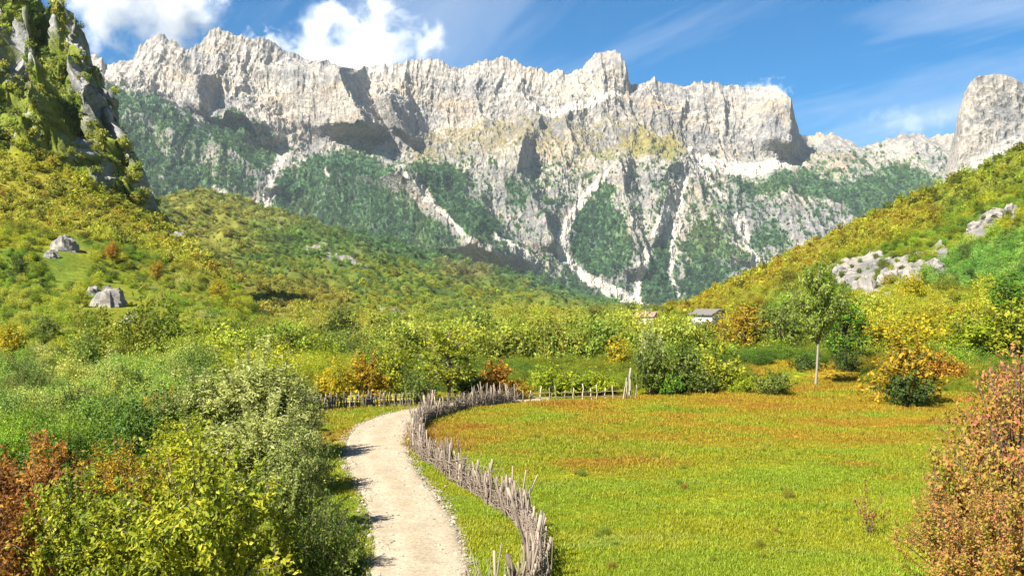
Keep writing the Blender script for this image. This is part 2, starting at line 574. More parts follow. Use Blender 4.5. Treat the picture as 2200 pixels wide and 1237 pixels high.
    for poly, k in [
        ([(100, 160), (225, 185), (290, 196), (350, 236), (430, 262), (545, 250), (610, 292), (606, 330), (560, 360), (560, 420), (480, 430), (330, 470), (250, 620), (100, 620)], 0.80),
        ([(440, 245), (520, 240), (596, 286), (602, 325), (540, 320), (480, 290)], 0.97),  # dark wood colour standing in for shade under the ledge
        ([(330, 205), (420, 262), (380, 280), (300, 250), (270, 210)], 0.9),
        ([(575, 445), (592, 400), (620, 355), (680, 332), (780, 330), (850, 368), (900, 440), (985, 500), (1010, 545), (1100, 600), (1250, 650), (1250, 700), (300, 700), (300, 560), (420, 440)], 1.0),
        ([(880, 345), (960, 340), (1010, 370), (1000, 420), (1070, 470), (1080, 510), (1010, 520), (950, 460)], 0.95),  # gully woods; their dark colour also stands in for the gully's shade
        ([(1078, 385), (1108, 368), (1150, 412), (1140, 432), (1085, 445)], 0.85),
        ([(1295, 382), (1330, 392), (1322, 440), (1365, 515), (1362, 560), (1345, 605), (1262, 580), (1222, 530), (1235, 455)], 0.92),
        ([(1372, 600), (1400, 535), (1440, 510), (1455, 600), (1480, 650), (1372, 650)], 1.0),
        ([(1462, 525), (1500, 470), (1535, 460), (1570, 520), (1625, 560), (1500, 650), (1470, 630)], 0.92),
        ([(1560, 384), (1625, 388), (1735, 350), (1790, 392), (1850, 385), (1940, 345), (2020, 392), (2080, 460), (1850, 470), (1790, 430), (1700, 408), (1610, 420)], 0.95),
        ([(1600, 480), (1660, 470), (1700, 500), (1690, 560), (1600, 520)], 0.75),
        ([(960, 520), (1080, 560), (1180, 590), (1340, 640), (1380, 700), (1000, 700)], 0.9),
        ([(1200, 560), (1350, 640), (1480, 640), (1700, 560), (1700, 720), (1200, 720)], 0.75),
    ]:
        sd = poly_sd(qx, qy, poly)
        wood = np.maximum(wood, np.clip(0.5 - sd / 16, 0, 1) * k)
    scat = 0.45 * sstep(260, 380, PY)                         # scattered trees on ledges of the lower walls
    wood = np.maximum(wood, scat)
    n3 = fbm(X / 9 + 12, Y / 9, Z / 13, 3)
    wmask = sstep(0.44, 0.60, wood * 0.9 + n1 * 0.40 + n2 * 0.42 + n3 * 0.40 + (N[..., 2] - 0.55) * 0.45)
    wcol = mix(np.broadcast_to(WOOD_DARK, V.shape), WOOD_GREEN, sstep(-0.3, 0.35, n2 * .7 + n3 * .6 + n0 * 0.6))
    wcol = mix(wcol, (0.085, 0.105, 0.03), sstep(0.1, 0.5, n0 + n3 * .5) * .6)
    C = mix(C, wcol, wmask)
    # scree chutes and pale fans
    cx = PX + n1 * 7 + n2 * 6
    cy = PY + n2 * 6
    scree = np.zeros_like(PX)
    for ln in [
        [(606, 290, 8), (600, 340, 9), (586, 375, 12), (574, 402, 9), (573, 438, 9)],
        [(858, 352, 4), (890, 395, 7), (935, 432, 6), (985, 482, 6), (1016, 530, 6), (1050, 560, 3)],
        [(1318, 352, 8), (1265, 408, 10), (1232, 455, 11), (1208, 505, 11), (1210, 545, 11), (1256, 588, 12), (1318, 628, 16), (1384, 664, 14)],
        [(1440, 440, 12), (1405, 508, 9), (1388, 560, 9), (1376, 605, 8), (1364, 650, 12)],
        [(1470, 380, 12), (1455, 470, 9), (1446, 520, 9), (1450, 552, 8), (1438, 585, 6), (1458, 632, 5)],
        [(1590, 470, 16), (1606, 520, 10), (1624, 566, 8)],
        [(1345, 195, 5), (1290, 214, 12), (1230, 236, 12), (1140, 232, 8), (1120, 205, 6)],
        [(1480, 322, 6), (1530, 350, 16), (1620, 362, 18), (1700, 345, 10)],
        [(1480, 330, 6), (1520, 380, 6), (1560, 420, 5)],
        [(460, 410, 10), (480, 418, 12)],
        [(1060, 500, 6), (1130, 540, 5), (1160, 590, 3)],
        [(700, 370, 4), (708, 390, 4)],
    ]:
        scree = np.maximum(scree, 1 - sstep(0.6, 1.15, line_d(cx, cy, ln)))
    C = mix(C, SCREE, scree * 0.95)
    # coarse grain
    C = C * (1 + 0.22 * n2[..., None] + 0.2 * n3[..., None])
    cand = np.flatnonzero((wmask.ravel() > .7) & (scree.ravel() < .3) & (PX.ravel() > 150) & (PX.ravel() < 2120) & (PY.ravel() < 690))
    pick = RNG.choice(cand, 30000, replace=False)
    tp = V.reshape(-1, 3)[pick]
    ts = RNG.lognormal(1.55, .32, len(pick))
    tt = wcol.reshape(-1, 3)[pick] * 1.7 * np.exp(RNG.normal(0, .3, (len(pick), 1)))
    MOUNT_TREES.append((tp, ts, tt))
    V, C = back_rows(V, C, 8, 900, 900)
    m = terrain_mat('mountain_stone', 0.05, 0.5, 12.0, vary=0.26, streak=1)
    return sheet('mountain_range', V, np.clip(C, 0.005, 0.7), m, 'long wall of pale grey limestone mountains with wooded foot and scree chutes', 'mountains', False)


def rock_peak():
    cols = cols_for(1990, 2260, 1.7, 1980, 3000, 10)
    A = [(1980, 470), (2000, 430), (2022, 396), (2036, 345), (2050, 290), (2060, 240), (2072, 200), (2086, 175), (2100, 163), (2130, 160), (2160, 161), (2180, 170), (2200, 180), (2330, 230), (2500, 320), (3000, 420)]
    B = [(1980, 480), (2040, 385), (2100, 330), (2200, 290), (2400, 330), (3000, 440)]
    Cc = [(1980, 620), (3000, 620)]
    PX, PY, Yd = relief(cols, [A, B, Cc], [[(1980, 4150), (2040, 4100), (2100, 3980), (3000, 4000)], [(1980, 4100), (2060, 3900), (3000, 3850)], [(1980, 3500), (3000, 3300)]], 240, 1.0, 5)
    V = to_xyz(PX, PY, Yd)
    X, Y, Z = V[..., 0], V[..., 1], V[..., 2]
    sky_f = 0.35 + 0.65 * sstep(0, 50, PY - PY[0][None])
    rib = ridged(X / 120, Y / 400, Z / 300, 5)
    crag = ridged(X / 40 + 4, Y / 60, (Z + .4 * X) / 45, 5)
    d = ((rib - .45) * 30 + (crag - .45) * 18) * sky_f
    V = V + d[..., None] * np.array([0.05, -0.83, 0.5])
    n0 = fbm(X / 160, Y / 200, Z / 160, 5)
    n2 = fbm(X / 22 + 2, Y / 22, Z / 30, 4)
    C = mix(np.broadcast_to(ROCK_GREY, V.shape), ROCK_PALE, sstep(-0.4, 0.2, n0 + n2 * .7))
    C = mix(C, ROCK_WARM, sstep(0.1, 0.5, fbm(X / 130 + 50, Y / 330, Z / 60, 4)) * 0.4)
    sc = sstep(-14, 22, (PY + n2 * 16) - interp([(1980, 400), (2040, 370), (2100, 322), (2200, 282), (3000, 200)], PX))
    C = mix(C, np.array(SCREE) * (0.85, 0.88, 0.92), sc * 0.8)
    C = C * (1 + 0.2 * n2[..., None])
    V, C = back_rows(V, C, 8, 500, 600)
    m = terrain_mat('peak_stone', 0.06, 0.9, 12.0, vary=0.3, streak=1)
    return sheet('rock_peak', V, np.clip(C, 0.005, 0.7), m, 'steep pale rock tower rising behind the ridge of the wooded slope', 'mountain', False)


mountain_range()
rock_peak()

# ------------------------------------------------------------------ wooded flank, near hills
SCATTER = []      # (positions, sizes, tints) of the shrub and tree cover, filled by each hill


def tint_field(X, Y, PX, PY, base, spec):
    n = fbm(X / 40, Y / 40, 0.3, 4)
    n2 = fbm(X / 9 + 4, Y / 9, 2.3, 3)
    c = np.broadcast_to(base[0], X.shape + (3,)).copy()
    c = mix(c, base[1], sstep(-0.25, 0.3, n + 0.5 * n2))
    c = mix(c, base[2], sstep(0.1, 0.55, fbm(X / 25 + 70, Y / 25, 4.4, 4) + 0.35 * n2))
    for poly, col, k, soft in spec:
        sd = poly_sd(PX + n * 30 + n2 * 16, PY + n2 * 20, poly)
        c = mix(c, np.array(col) * 1.7, np.clip(0.5 - sd / soft, 0, 1) * k)
    return c


YEL = (0.27, 0.235, 0.012)
YGR = (0.165, 0.195, 0.01)
GRN = (0.075, 0.135, 0.013)
DGR = (0.03, 0.062, 0.018)
BGR = (0.055, 0.11, 0.03)
ORA = (0.29, 0.15, 0.014)
OLV = (0.15, 0.145, 0.022)
PAL = (0.24, 0.24, 0.08)


def hill(name, cols, lines, depths, nrow, power, amp, colours, spec, rocks, label, back, drop, cliff=None):
    PX, PY, Yd = relief(cols, lines, depths, nrow, power, 7)
    V = to_xyz(PX, PY, Yd)
    X, Y, Z = V[..., 0].copy(), V[..., 1].copy(), V[..., 2].copy()
    edge = 0.35 + 0.65 * sstep(0, 40, PY - PY[0][None])
    d = fbm(X / 60, Y / 90, Z / 60, 5) * amp * Yd / 400 * edge * sstep(70, 180, Yd)
    C = tint_field(X, Y, PX, PY, colours, spec) * 0.58
    n2 = fbm(X / 6 + 2, Y / 6, Z / 9, 4)
    rock = np.zeros_like(PX)
    if cliff is not None:
        d2, rock, C = cliff(PX, PY, X, Y, Z, C, edge)
        d = d + d2
    for poly in rocks:
        sd = poly_sd(PX + n2 * 26, PY + n2 * 22, poly)
        k = np.clip(0.5 - sd / 8, 0, 1)
        d = d + k * np.minimum(Yd, 400) / 300 * (1.2 + 3.5 * ridged(X / 5, Y / 14, Z / 6, 4))
        C = mix(C, mix(np.broadcast_to(np.array(ROCK_GREY) * .8, V.shape), np.array(ROCK_PALE) * .85, sstep(-.3, .3, n2)), sstep(0.35, 0.6, k))
        rock = np.maximum(rock, sstep(0.3, 0.5, k))
    V = V + d[..., None] * np.array([0.0, -0.6, 0.6])
    if cliff is not None:
        ft = interp([(-600, 250), (0, 330), (90, 350), (180, 385), (260, 430), (340, 470), (420, 540), (900, 760)], PX)
        kk = 1 - sstep(-20, 12, PY - ft)
        V[..., 0] += ((ridged(X / 14 + 3, Y / 14, Z / 16, 5) - .4) * 9 + fbm(X / 4, Y / 4, Z / 4, 3) * 2.4) * kk * sstep(-30, 40, PY - PY[0][None])
        V[..., 2] += (fbm(X / 9 + 7, Y / 9, Z / 9, 4) * 8 + (ridged(X / 26 + 7, Y / 40, Z / 26, 3) - .45) * 12) * kk
    return PX, PY, Yd, V, C, rock


def finish_hill(name, V, C, label, back, drop, cat, scale=0.6):
    Vb, Cb = back_rows(V, C, 6, back, drop)
    return sheet(name, Vb, np.clip(Cb, 0.004, 0.7), terrain_mat(name + '_soil', scale, 0.6, 1.2, vary=0.35), label, cat)


def scatter_on(PX, PY, Yd, V, C, rock, n, rng, size_px, size_m, colours, spec, in_frame, keep=None, dark=0.16):
    """plants spread over a hill sheet; density follows how much of the slope the valley sees"""
    nr, nc = PX.shape
    r = rng.uniform(0, nr - 1.01, n)
    c = rng.uniform(0, nc - 1.01, n)
    ri = r.astype(int); ci = c.astype(int)
    px = PX[ri, ci]; py = PY[ri, ci]
    ok = (px > in_frame[0]) & (px < in_frame[1])
    ok &= rng.uniform(0, 1, n) > rock[ri, ci] * 0.82
    if keep is not None:
        ok &= keep(px, py, Yd[ri, ci], rng.uniform(0, 1, n))
    ri, ci = ri[ok], ci[ok]
    fr = (r[ok] - ri)[:, None]; fc = (c[ok] - ci)[:, None]
    P = V[ri, ci] * (1 - fr) * (1 - fc) + V[ri + 1, ci] * fr * (1 - fc) + V[ri, ci + 1] * (1 - fr) * fc + V[ri + 1, ci + 1] * fr * fc
    px, py, yd = PX[ri, ci], PY[ri, ci], Yd[ri, ci]
    m = len(P)
    s = np.maximum(size_px * yd / F, size_m) * rng.lognormal(-.03, 0.34, m) * 0.5
    t = tint_field(P[:, 0], P[:, 1], px, py, colours, spec)
    t = t * 1.5 * np.exp(rng.normal(0, 0.36, (m, 1))) * np.exp(rng.normal(0, 0.08, (m, 3)))
    dk = rng.uniform(0, 1, m) < dark
    t[dk] = t[dk] * 0.35 + np.array(DGR) * 0.65
    return P, s, np.clip(t, 0.006, 0.4)


# wooded flank running down to the valley
rng = np.random.default_rng(21)
flank_cols = cols_for(180, 1500, 4, -500, 2600, 24)
flank_spec = [
    ([(150, 360), (340, 405), (520, 415), (830, 500), (1380, 650), (1300, 660), (1000, 590), (700, 545), (500, 510), (150, 500)], (0.060, 0.078, 0.020), 0.75, 34),
    ([(340, 400), (540, 430), (640, 470), (600, 520), (480, 560), (400, 520)], OLV, 0.8, 40),
    ([(480, 590), (700, 600), (760, 660), (700, 740), (560, 740), (520, 660)], (0.125, 0.105, 0.014), 0.75, 50),
    ([(700, 470), (1000, 540), (1380, 655), (1300, 670), (1000, 590), (800, 550)], (0.040, 0.078, 0.028), 0.85, 36),
    ([(560, 470), (760, 520), (740, 570), (520, 520)], (0.062, 0.100, 0.018), 0.7, 40),
    ([(930, 560), (1060, 570), (1060, 610), (960, 600)], (0.120, 0.095, 0.030), 0.6, 20),
    ([(1120, 680), (1350, 680), (1320, 720), (1150, 740)], (0.150, 0.120, 0.014), 0.6, 40),
    ([(760, 660), (1480, 668), (1480, 800), (760, 800)], (0.135, 0.142, 0.014), 0.6, 40),
]
flank_col = [(0.085, 0.14, 0.026), (0.17, 0.195, 0.014), (0.225, 0.205, 0.016)]
fl = hill('valley_flank', flank_cols,
          [[(-500, 330), (180, 376), (340, 424), (420, 408), (520, 432), (600, 456), (700, 482), (830, 517), (950, 542), (1050, 572), (1150, 606), (1270, 640), (1380, 663), (1500, 667), (2600, 667)],
           [(-500, 560), (400, 560), (700, 610), (1000, 655), (1380, 676), (2600, 680)],
           [(-500, 700), (2600, 700)], [(-500, 715), (2600, 715)], [(-500, 745), (2600, 745)], [(-500, 780), (2600, 780)],
           [(-500, 803), (2600, 803)]],
          [[(-500, 1500), (340, 1500), (1000, 1900), (1400, 2300), (2600, 2300)], [(-500, 700), (1000, 800), (2600, 800)], [(-500, 275), (2600, 275)], [(-500, 208), (2600, 208)], [(-500, 141), (2600, 141)], [(-500, 102.5), (2600, 102.5)], [(-500, 101), (2600, 101)]],
          200, 1.0, 16, flank_col, flank_spec,
          [[(680, 545), (760, 560), (790, 580), (720, 575)], [(660, 530), (705, 528), (704, 540), (662, 542)], [(820, 670), (865, 672), (862, 690), (822, 688)]], '', 400, 200)
finish_hill('valley_flank', fl[3], fl[4], 'gently rising wooded valley flank below the mountain wall', 200, 120, 'hillside', 0.35)
SCATTER.append(('flank', scatter_on(*fl, 42000, rng, 8.5, 2.6, flank_col, flank_spec, (150, 1560), lambda px, py, yd, u: ~((px > 1355) & (px < 1425) & (py > 672) & (py < 724)) & np.where(yd > 420, True, (u < .55) & (fbm(px / 40, py / 16, 3.3, 3) + u * .9 > 0.10)), dark=0.06)))

# steep hill on the left with crags above and scrub below
rng = np.random.default_rng(22)


def crag_cliff(PX, PY, X, Y, Z, C, edge):
    foot = interp([(-600, 250), (0, 330), (90, 350), (180, 385), (260, 430), (340, 470), (420, 560), (900, 760)], PX)
    k = 1 - sstep(-16, 16, PY + fbm(X / 20, Y / 20, Z / 20, 3) * 50 - foot)
    rib = ridged(X / 34, Y / 90, Z / 110, 5)
    rib2 = ridged(X / 13 + 5, Y / 30, Z / 30, 4)
    d = ((rib - .4) * 9 + (rib2 - .4) * 9 + (ridged(X / 22 + 3, Y / 22, Z / 26, 5) - .4) * 20) * k * (0.45 + .55 * edge)
    # the crest breaks off on its right-hand side
    jx = PX + fbm(X / 25, Y / 60, Z / 25, 4) * 46
    br = saw(jx, PY, [(150, 40), (200, 170), (225, 260), (255, 340), (300, 400), (330, 440)], 26, 50, 50, 16)
    br = np.maximum(br, saw(jx, PY, [(48, -10), (60, 60), (70, 120)], 26, 40, 26))
    br = np.maximum(br, saw(jx, PY, [(95, 190), (108, 250), (118, 340)], 22, 40, 26))
    d = d + br * k
    n1 = fbm(X / 16 + 2, Y / 16, Z / 34, 4)
    n2 = fbm(X / 5 + 2, Y / 5, Z / 9, 4)
    stone = mix(np.broadcast_to(np.array(ROCK_GREY), X.shape + (3,)), np.array((0.255, 0.25, 0.24)), sstep(-.3, .3, n2))
    steep = np.exp(-((jx - np.interp(PY, [40, 170, 260, 340, 400, 440], [175, 222, 245, 275, 318, 346])) / 30) ** 2)
    bare = sstep(0.0, 0.22, n1 * 0.9 + n2 * 0.4 + (rib2 - .45) * 0.3 + 0.03 + .2 * steep) * k
    C = mix(C, stone, bare)
    return d, bare, C


lh_col = [(0.12, 0.185, 0.014), (0.235, 0.255, 0.012), (0.31, 0.27, 0.014)]
lh_spec = [(p_, tuple(np.array(c_) * 1.35), k_, s_) for p_, c_, k_, s_ in [
    ([(-500, -500), (0, -80), (100, 0), (190, 120), (240, 230), (330, 420), (345, 470), (250, 420), (100, 340), (0, 320), (-500, 300)], (0.100, 0.118, 0.018), 0.75, 20),
    ([(-300, 340), (60, 350), (220, 420), (380, 500), (500, 600), (420, 640), (300, 520), (120, 500), (0, 470), (-300, 470)], (0.172, 0.140, 0.012), 0.8, 40),
    ([(-300, 760), (200, 760), (480, 790), (420, 900), (200, 960), (-300, 960)], (0.080, 0.118, 0.018), 0.8, 50),
    ([(-300, 610), (150, 600), (200, 700), (100, 760), (-300, 760)], (0.100, 0.132, 0.010), 0.7, 40),
    ([(300, 600), (480, 620), (480, 760), (320, 740)], (0.090, 0.115, 0.014), 0.6, 40),
]]
lh = hill('left_hill', cols_for(-60, 760, 3, -900, 1000, 20),
          [[(-900, -520), (-300, -230), (0, -72), (60, -24), (92, 2), (122, 52), (155, 96), (190, 130), (214, 165), (234, 222), (254, 282), (280, 340), (310, 386), (334, 424), (352, 462), (382, 494), (430, 540), (480, 590), (520, 636), (560, 690), (620, 740), (700, 780), (1000, 810)],
           [(-900, 100), (-300, 280), (0, 335), (180, 390), (260, 432), (334, 466), (400, 540), (480, 620), (560, 710), (700, 790), (1000, 816)],
           [(-900, 560), (0, 620), (300, 650), (480, 690), (560, 740), (700, 800), (1000, 826)],
           [(-900, 790), (560, 790), (700, 822), (1000, 840)], [(-900, 880), (1000, 880)],
           [(-900, 1006), (420, 1006), (520, 900), (1000, 900)]],
          [[(-900, 440), (0, 430), (200, 405), (350, 400), (480, 300), (560, 200), (700, 120), (1000, 90)],
           [(-900, 345), (0, 345), (200, 345), (350, 366), (480, 260), (560, 185), (700, 112), (1000, 84)],
           [(-900, 165), (300, 165), (480, 160), (560, 145), (700, 96), (1000, 79)],
           [(-900, 98), (560, 98), (700, 80), (1000, 73)], [(-900, 60.2), (1000, 60.2)],
           [(-900, 39), (420, 39), (520, 59), (1000, 59)]],
          260, 1.0, 9, lh_col, lh_spec, [], '', 300, 200, crag_cliff)
finish_hill('left_hill', lh[3], lh[4], 'steep scrub covered hill with broken crags along its top', 160, 160, 'hillside', 0.6)


def lh_keep(px, py, yd, u):
    up = py < interp([(-600, 250), (0, 330), (180, 385), (340, 470), (900, 760)], px)
    return np.where(up, u < 0.8, np.where(py > 740, u < .6, u < .75)) & (((px - 150) / 52) ** 2 + ((py - 562) / 46) ** 2 > 1) & (((px - 245) / 64) ** 2 + ((py - 668) / 62) ** 2 > 1) & ((px < 600) | (py < 840)) & (py < 1010)


SCATTER.append(('left', scatter_on(*lh, 17000, rng, 17, 1.5, lh_col, lh_spec, (-160, 760), lh_keep, dark=0.2)))

# slope on the right with autumn scrub and rock bands
rng = np.random.default_rng(23)
rh_col = [(0.10, 0.16, 0.013), (0.19, 0.20, 0.010), (0.25, 0.215, 0.012)]
rh_spec = [
    ([(1450, 650), (1640, 565), (1760, 520), (1800, 560), (1700, 640), (1560, 680), (1450, 680)], (0.160, 0.118, 0.009), 0.65, 30),
    ([(1640, 560), (1860, 466), (2000, 420), (2020, 480), (1860, 540), (1700, 580)], (0.150, 0.120, 0.010), 0.7, 30),
    ([(1980, 400), (2200, 300), (2500, 200), (2500, 330), (2200, 420), (2000, 450)], (0.088, 0.100, 0.010), 0.75, 30),
    ([(2010, 560), (2120, 520), (2300, 480), (2400, 600), (2200, 640), (2060, 640), (1980, 610)], (0.060, 0.115, 0.018), 0.9, 24),
    ([(1850, 640), (2000, 640), (2200, 650), (2400, 660), (2300, 780), (1850, 780)], (0.175, 0.158, 0.010), 0.75, 40),
    ([(1640, 640), (1700, 620), (1720, 760), (1640, 780)], (0.062, 0.090, 0.012), 0.6, 30),
]
rh_rocks = [[(1775, 590), (1830, 568), (1905, 560), (1985, 560), (2015, 575), (1965, 620), (1900, 650), (1850, 655), (1838, 620), (1790, 610)],
            [(2065, 515), (2085, 490), (2120, 468), (2165, 462), (2175, 478), (2130, 500), (2085, 520)],
            [(1985, 600), (2030, 575), (2045, 580), (2000, 608)], [(2000, 545), (2022, 534), (2030, 550), (2008, 558)]]
rh = hill('right_slope', cols_for(1340, 2260, 3, 1250, 3000, 18),
          [[(1250, 740), (1330, 706), (1400, 668), (1440, 657), (1500, 638), (1570, 605), (1640, 571), (1750, 521), (1860, 470), (1950, 426), (2030, 396), (2100, 365), (2200, 312), (2500, 180), (3000, 20)],
           [(1250, 748), (1400, 685), (1500, 662), (1640, 615), (1860, 545), (2030, 500), (2200, 440), (2500, 340), (3000, 200)],
           [(1250, 770), (1400, 725), (1640, 690), (1860, 665), (2200, 640), (3000, 560)],
           [(1250, 792), (3000, 784)],
           [(1250, 842), (3000, 848)]],
          [[(1250, 150), (1330, 200), (1400, 420), (1640, 380), (2200, 330), (3000, 300)], [(1250, 140), (1400, 300), (1640, 270), (2200, 230), (3000, 220)],
           [(1250, 120), (1400, 150), (1860, 150), (2200, 140), (3000, 140)], [(1250, 96), (3000, 100)], [(1250, 90), (3000, 86)]],
          220, 1.0, 8, rh_col, rh_spec, rh_rocks, '', 300, 200)
finish_hill('right_slope', rh[3], rh[4], 'autumn coloured slope rising to the right of the valley', 200, 160, 'hillside', 0.6)
SCATTER.append(('right', scatter_on(*rh, 9000, rng, 15, 1.9, rh_col, rh_spec, (1330, 2330), lambda px, py, yd, u: ~((px > 1490) & (px < 1560) & (py > 672) & (py < 716)) & ~((px > 1355) & (px < 1425) & (py > 668) & (py < 722)), dark=0.08)))

# ------------------------------------------------------------------ ground, road
def gz(x, y):
    """height of the meadow and verges"""
    x = np.asarray(x, np.float32); y = np.asarray(y, np.float32)
    bank = 1.5 * np.exp(-((x - 25) / 9) ** 2 - ((y - 90) / 9) ** 2)
    return bank + fbm(x / 14, y / 14, 1.5, 3) * 0.22 * sstep(8, 20, y) * (1 - sstep(85, 100, y))


ROAD_R = [(1040, 1700), (1030, 1400), (1016, 1237), (1006, 1180), (986, 1130), (960, 1090), (930, 1050), (900, 1010), (881, 980), (875, 950), (880, 920), (893, 897), (925, 883), (1000, 872), (1090, 866), (1180, 862)]
ROAD_L = [(560, 1700), (730, 1400), (788, 1237), (797, 1180), (789, 1110), (770, 1060), (746, 1012), (735, 980), (737, 950), (762, 918), (806, 898), (868, 884), (925, 874), (1000, 864), (1090, 858), (1180, 854)]


def resample(pts, n):
    p = np.asarray(pts, np.float64)
    d = np.concatenate([[0], np.cumsum(np.hypot(*np.diff(p, axis=0).T))])
    s = np.linspace(0, d[-1], n)
    return np.stack([np.interp(s, d, p[:, 0]), np.interp(s, d, p[:, 1])], 1)


def smooth_line(p, k):
    p = p.copy()
    for _ in range(k):
        p[1:-1] = (p[:-2] + 2 * p[1:-1] + p[2:]) / 4
    return p


road_r = smooth_line(resample([on_ground(*p) for p in ROAD_R], 220), 40)
road_l = smooth_line(resample([on_ground(*p) for p in ROAD_L], 220), 40)
road_poly = np.concatenate([road_r, road_l[::-1]])

LIME = (0.235, 0.30, 0.016)
MEAD = (0.30, 0.31, 0.015)
OCHRE = (0.35, 0.235, 0.016)
RUST = (0.335, 0.175, 0.02)
PALEG = (0.28, 0.32, 0.09)


def meadow_tone(x, y):
    n = fbm(x / 9, y / 5, 3.1, 4)
    n2 = fbm(x / 2.2, y / 1.3, 6.1, 4)
    n3 = fbm(x / 6 + 30, y / 3.8, 8.8, 5)
    c = mix(np.broadcast_to(LIME, x.shape + (3,)), MEAD, sstep(-0.3, 0.3, n + n2 * .9))
    far = sstep(38, 52, y + n * 9) * (0.45 + 0.55 * sstep(-6, 4, x))
    c = mix(c, OCHRE, np.clip(far * sstep(-0.35, 0.25, n3 + n2 * .5 + .12), 0, 1) * 0.95)
    c = mix(c, RUST, sstep(0.05, 0.45, n3 + n * .7 + n2 * .35 - 0.1) * sstep(33, 44, y) * 0.9)
    c = mix(c, RUST, sstep(0.15, 0.5, fbm(x / 4 + 9, y / 2, 1.1, 3)) * sstep(28, 38, y) * 0.25)
    c = mix(c, PALEG, sstep(0.22, 0.5, fbm(x / 6 + 60, y / 1.6, 2.2, 3)) * (1 - sstep(34, 42, y)) * 0.4)
    return c


gx = np.concatenate([[-4800, -3000, -800, -200, -90], np.arange(-50, 66.1, 0.45), [90, 200, 800, 3000, 4800]])
gy = np.concatenate([[-1500, -600, -100, -20], np.arange(0, 120, 0.45), [125, 140, 200, 400, 1000, 3000, 6300]])
GX, GY = np.meshgrid(gx.astype(np.float32), gy.astype(np.float32))
GZ = gz(GX, GY)
GZ = np.where((GY > 100) | (np.abs(GX) > 60), GZ - 0.6 * np.clip((np.maximum(GY - 100, np.abs(GX) - 60)) / 60, 0, 4), GZ)
GC = meadow_tone(GX, GY)
n_s = fbm(GX / 3, GY / 3, 9.9, 4)
soil = mix(np.broadcast_to((0.07, 0.085, 0.014), GX.shape + (3,)), (0.11, 0.085, 0.03), sstep(-.2, .3, n_s))
left_side = sstep(0, 1.2, -(GX - np.interp(GY, road_l[:150, 1], road_l[:150, 0])))
GC = mix(GC, soil, left_side * (GY < 62))
GC = mix(GC, soil, sstep(70, 74, GY + n_s * 2) * (1 - sstep(14, 18, GX) * (1 - sstep(36, 40, GX)) * (GY < 96)))
rd = poly_sd(GX, GY, road_poly[::4])
GC = mix(GC, (0.20, 0.16, 0.09), (1 - sstep(0.0, 0.45, rd + n_s * 0.25)) * 0.8)
gme = mesh_np('ground', np.stack([GX, GY, GZ], -1).reshape(-1, 3), grid_faces(len(gy), len(gx)))
attr(gme, 'tone', np.clip(GC * 0.85, 0.004, 0.6).reshape(-1, 3))
gmat = terrain_mat('meadow_soil', 3.0, 0.5, 0.06, vary=0.35, detail=6)
tag(obj('ground', gme, gmat), 'level meadow of short green and rust coloured grass', 'meadow', kind='structure')

# gravel road
NA = 17
rng = np.random.default_rng(31)
t = np.linspace(0, 1, NA)[None, :, None]
RP = road_l[:, None] * (1 - t) + road_r[:, None] * t
wob = fbm(np.arange(220) / 5.0, 0.5, 0.5, 3) * 0.35
RP[:, 0, 0] += wob * 1.0
RP[:, -1, 0] += fbm(np.arange(220) / 5.0, 7.5, 0.5, 3) * 0.35
tt = np.linspace(0, 1, NA)[None]
prof = 0.05 + 0.03 * np.sin(np.pi * tt) - 0.022 * np.exp(-((tt - .27) / .09) ** 2) - 0.022 * np.exp(-((tt - .72) / .09) ** 2)
prof = np.where((tt < .01) | (tt > .99), -0.05, prof)
RZ = gz(RP[..., 0], RP[..., 1]) + prof + fbm(RP[..., 0] * 1.7, RP[..., 1] * 1.7, 0.2, 3) * 0.012
rme = mesh_np('road', np.concatenate([RP, RZ[..., None]], -1).reshape(-1, 3), grid_faces(220, NA)[:, ::-1])
rn = fbm(RP[..., 0] / 1.2, RP[..., 1] / 2.5, 0.7, 4)
rc = mix(np.broadcast_to((0.315, 0.255, 0.175), RP.shape[:2] + (3,)), (0.27, 0.215, 0.145), sstep(-.3, .3, rn))
wheel = np.exp(-((tt - .27) / .1) ** 2) + np.exp(-((tt - .72) / .1) ** 2)
rc = mix(rc, (0.335, 0.275, 0.19), np.broadcast_to(wheel, rn.shape) * 0.6)
edge_k = np.broadcast_to(1 - sstep(0.02, 0.12, np.minimum(tt, 1 - tt)), rn.shape) * sstep(-.3, .4, rn + .1)
rc = mix(rc, (0.24, 0.21, 0.11), edge_k * 0.6)
mid_k = np.broadcast_to(np.exp(-((tt - .5) / .08) ** 2), rn.shape) * sstep(0.0, .4, fbm(RP[..., 0] / .6, RP[..., 1] / 1.2, 4.7, 4))
rc = mix(rc, (0.26, 0.22, 0.12), mid_k * 0.55)
attr(rme, 'tone', rc.reshape(-1, 3))
tag(obj('road', rme, terrain_mat('gravel', 9.0, 0.8, 0.05, vary=0.26, detail=10)), 'pale unpaved gravel road winding past the brush fence', 'road', kind='structure')


# ------------------------------------------------------------------ foliage builders
def rand_dirs(rng, n):
    v = rng.normal(size=(n, 3))
    return v / np.linalg.norm(v, axis=1)[:, None]


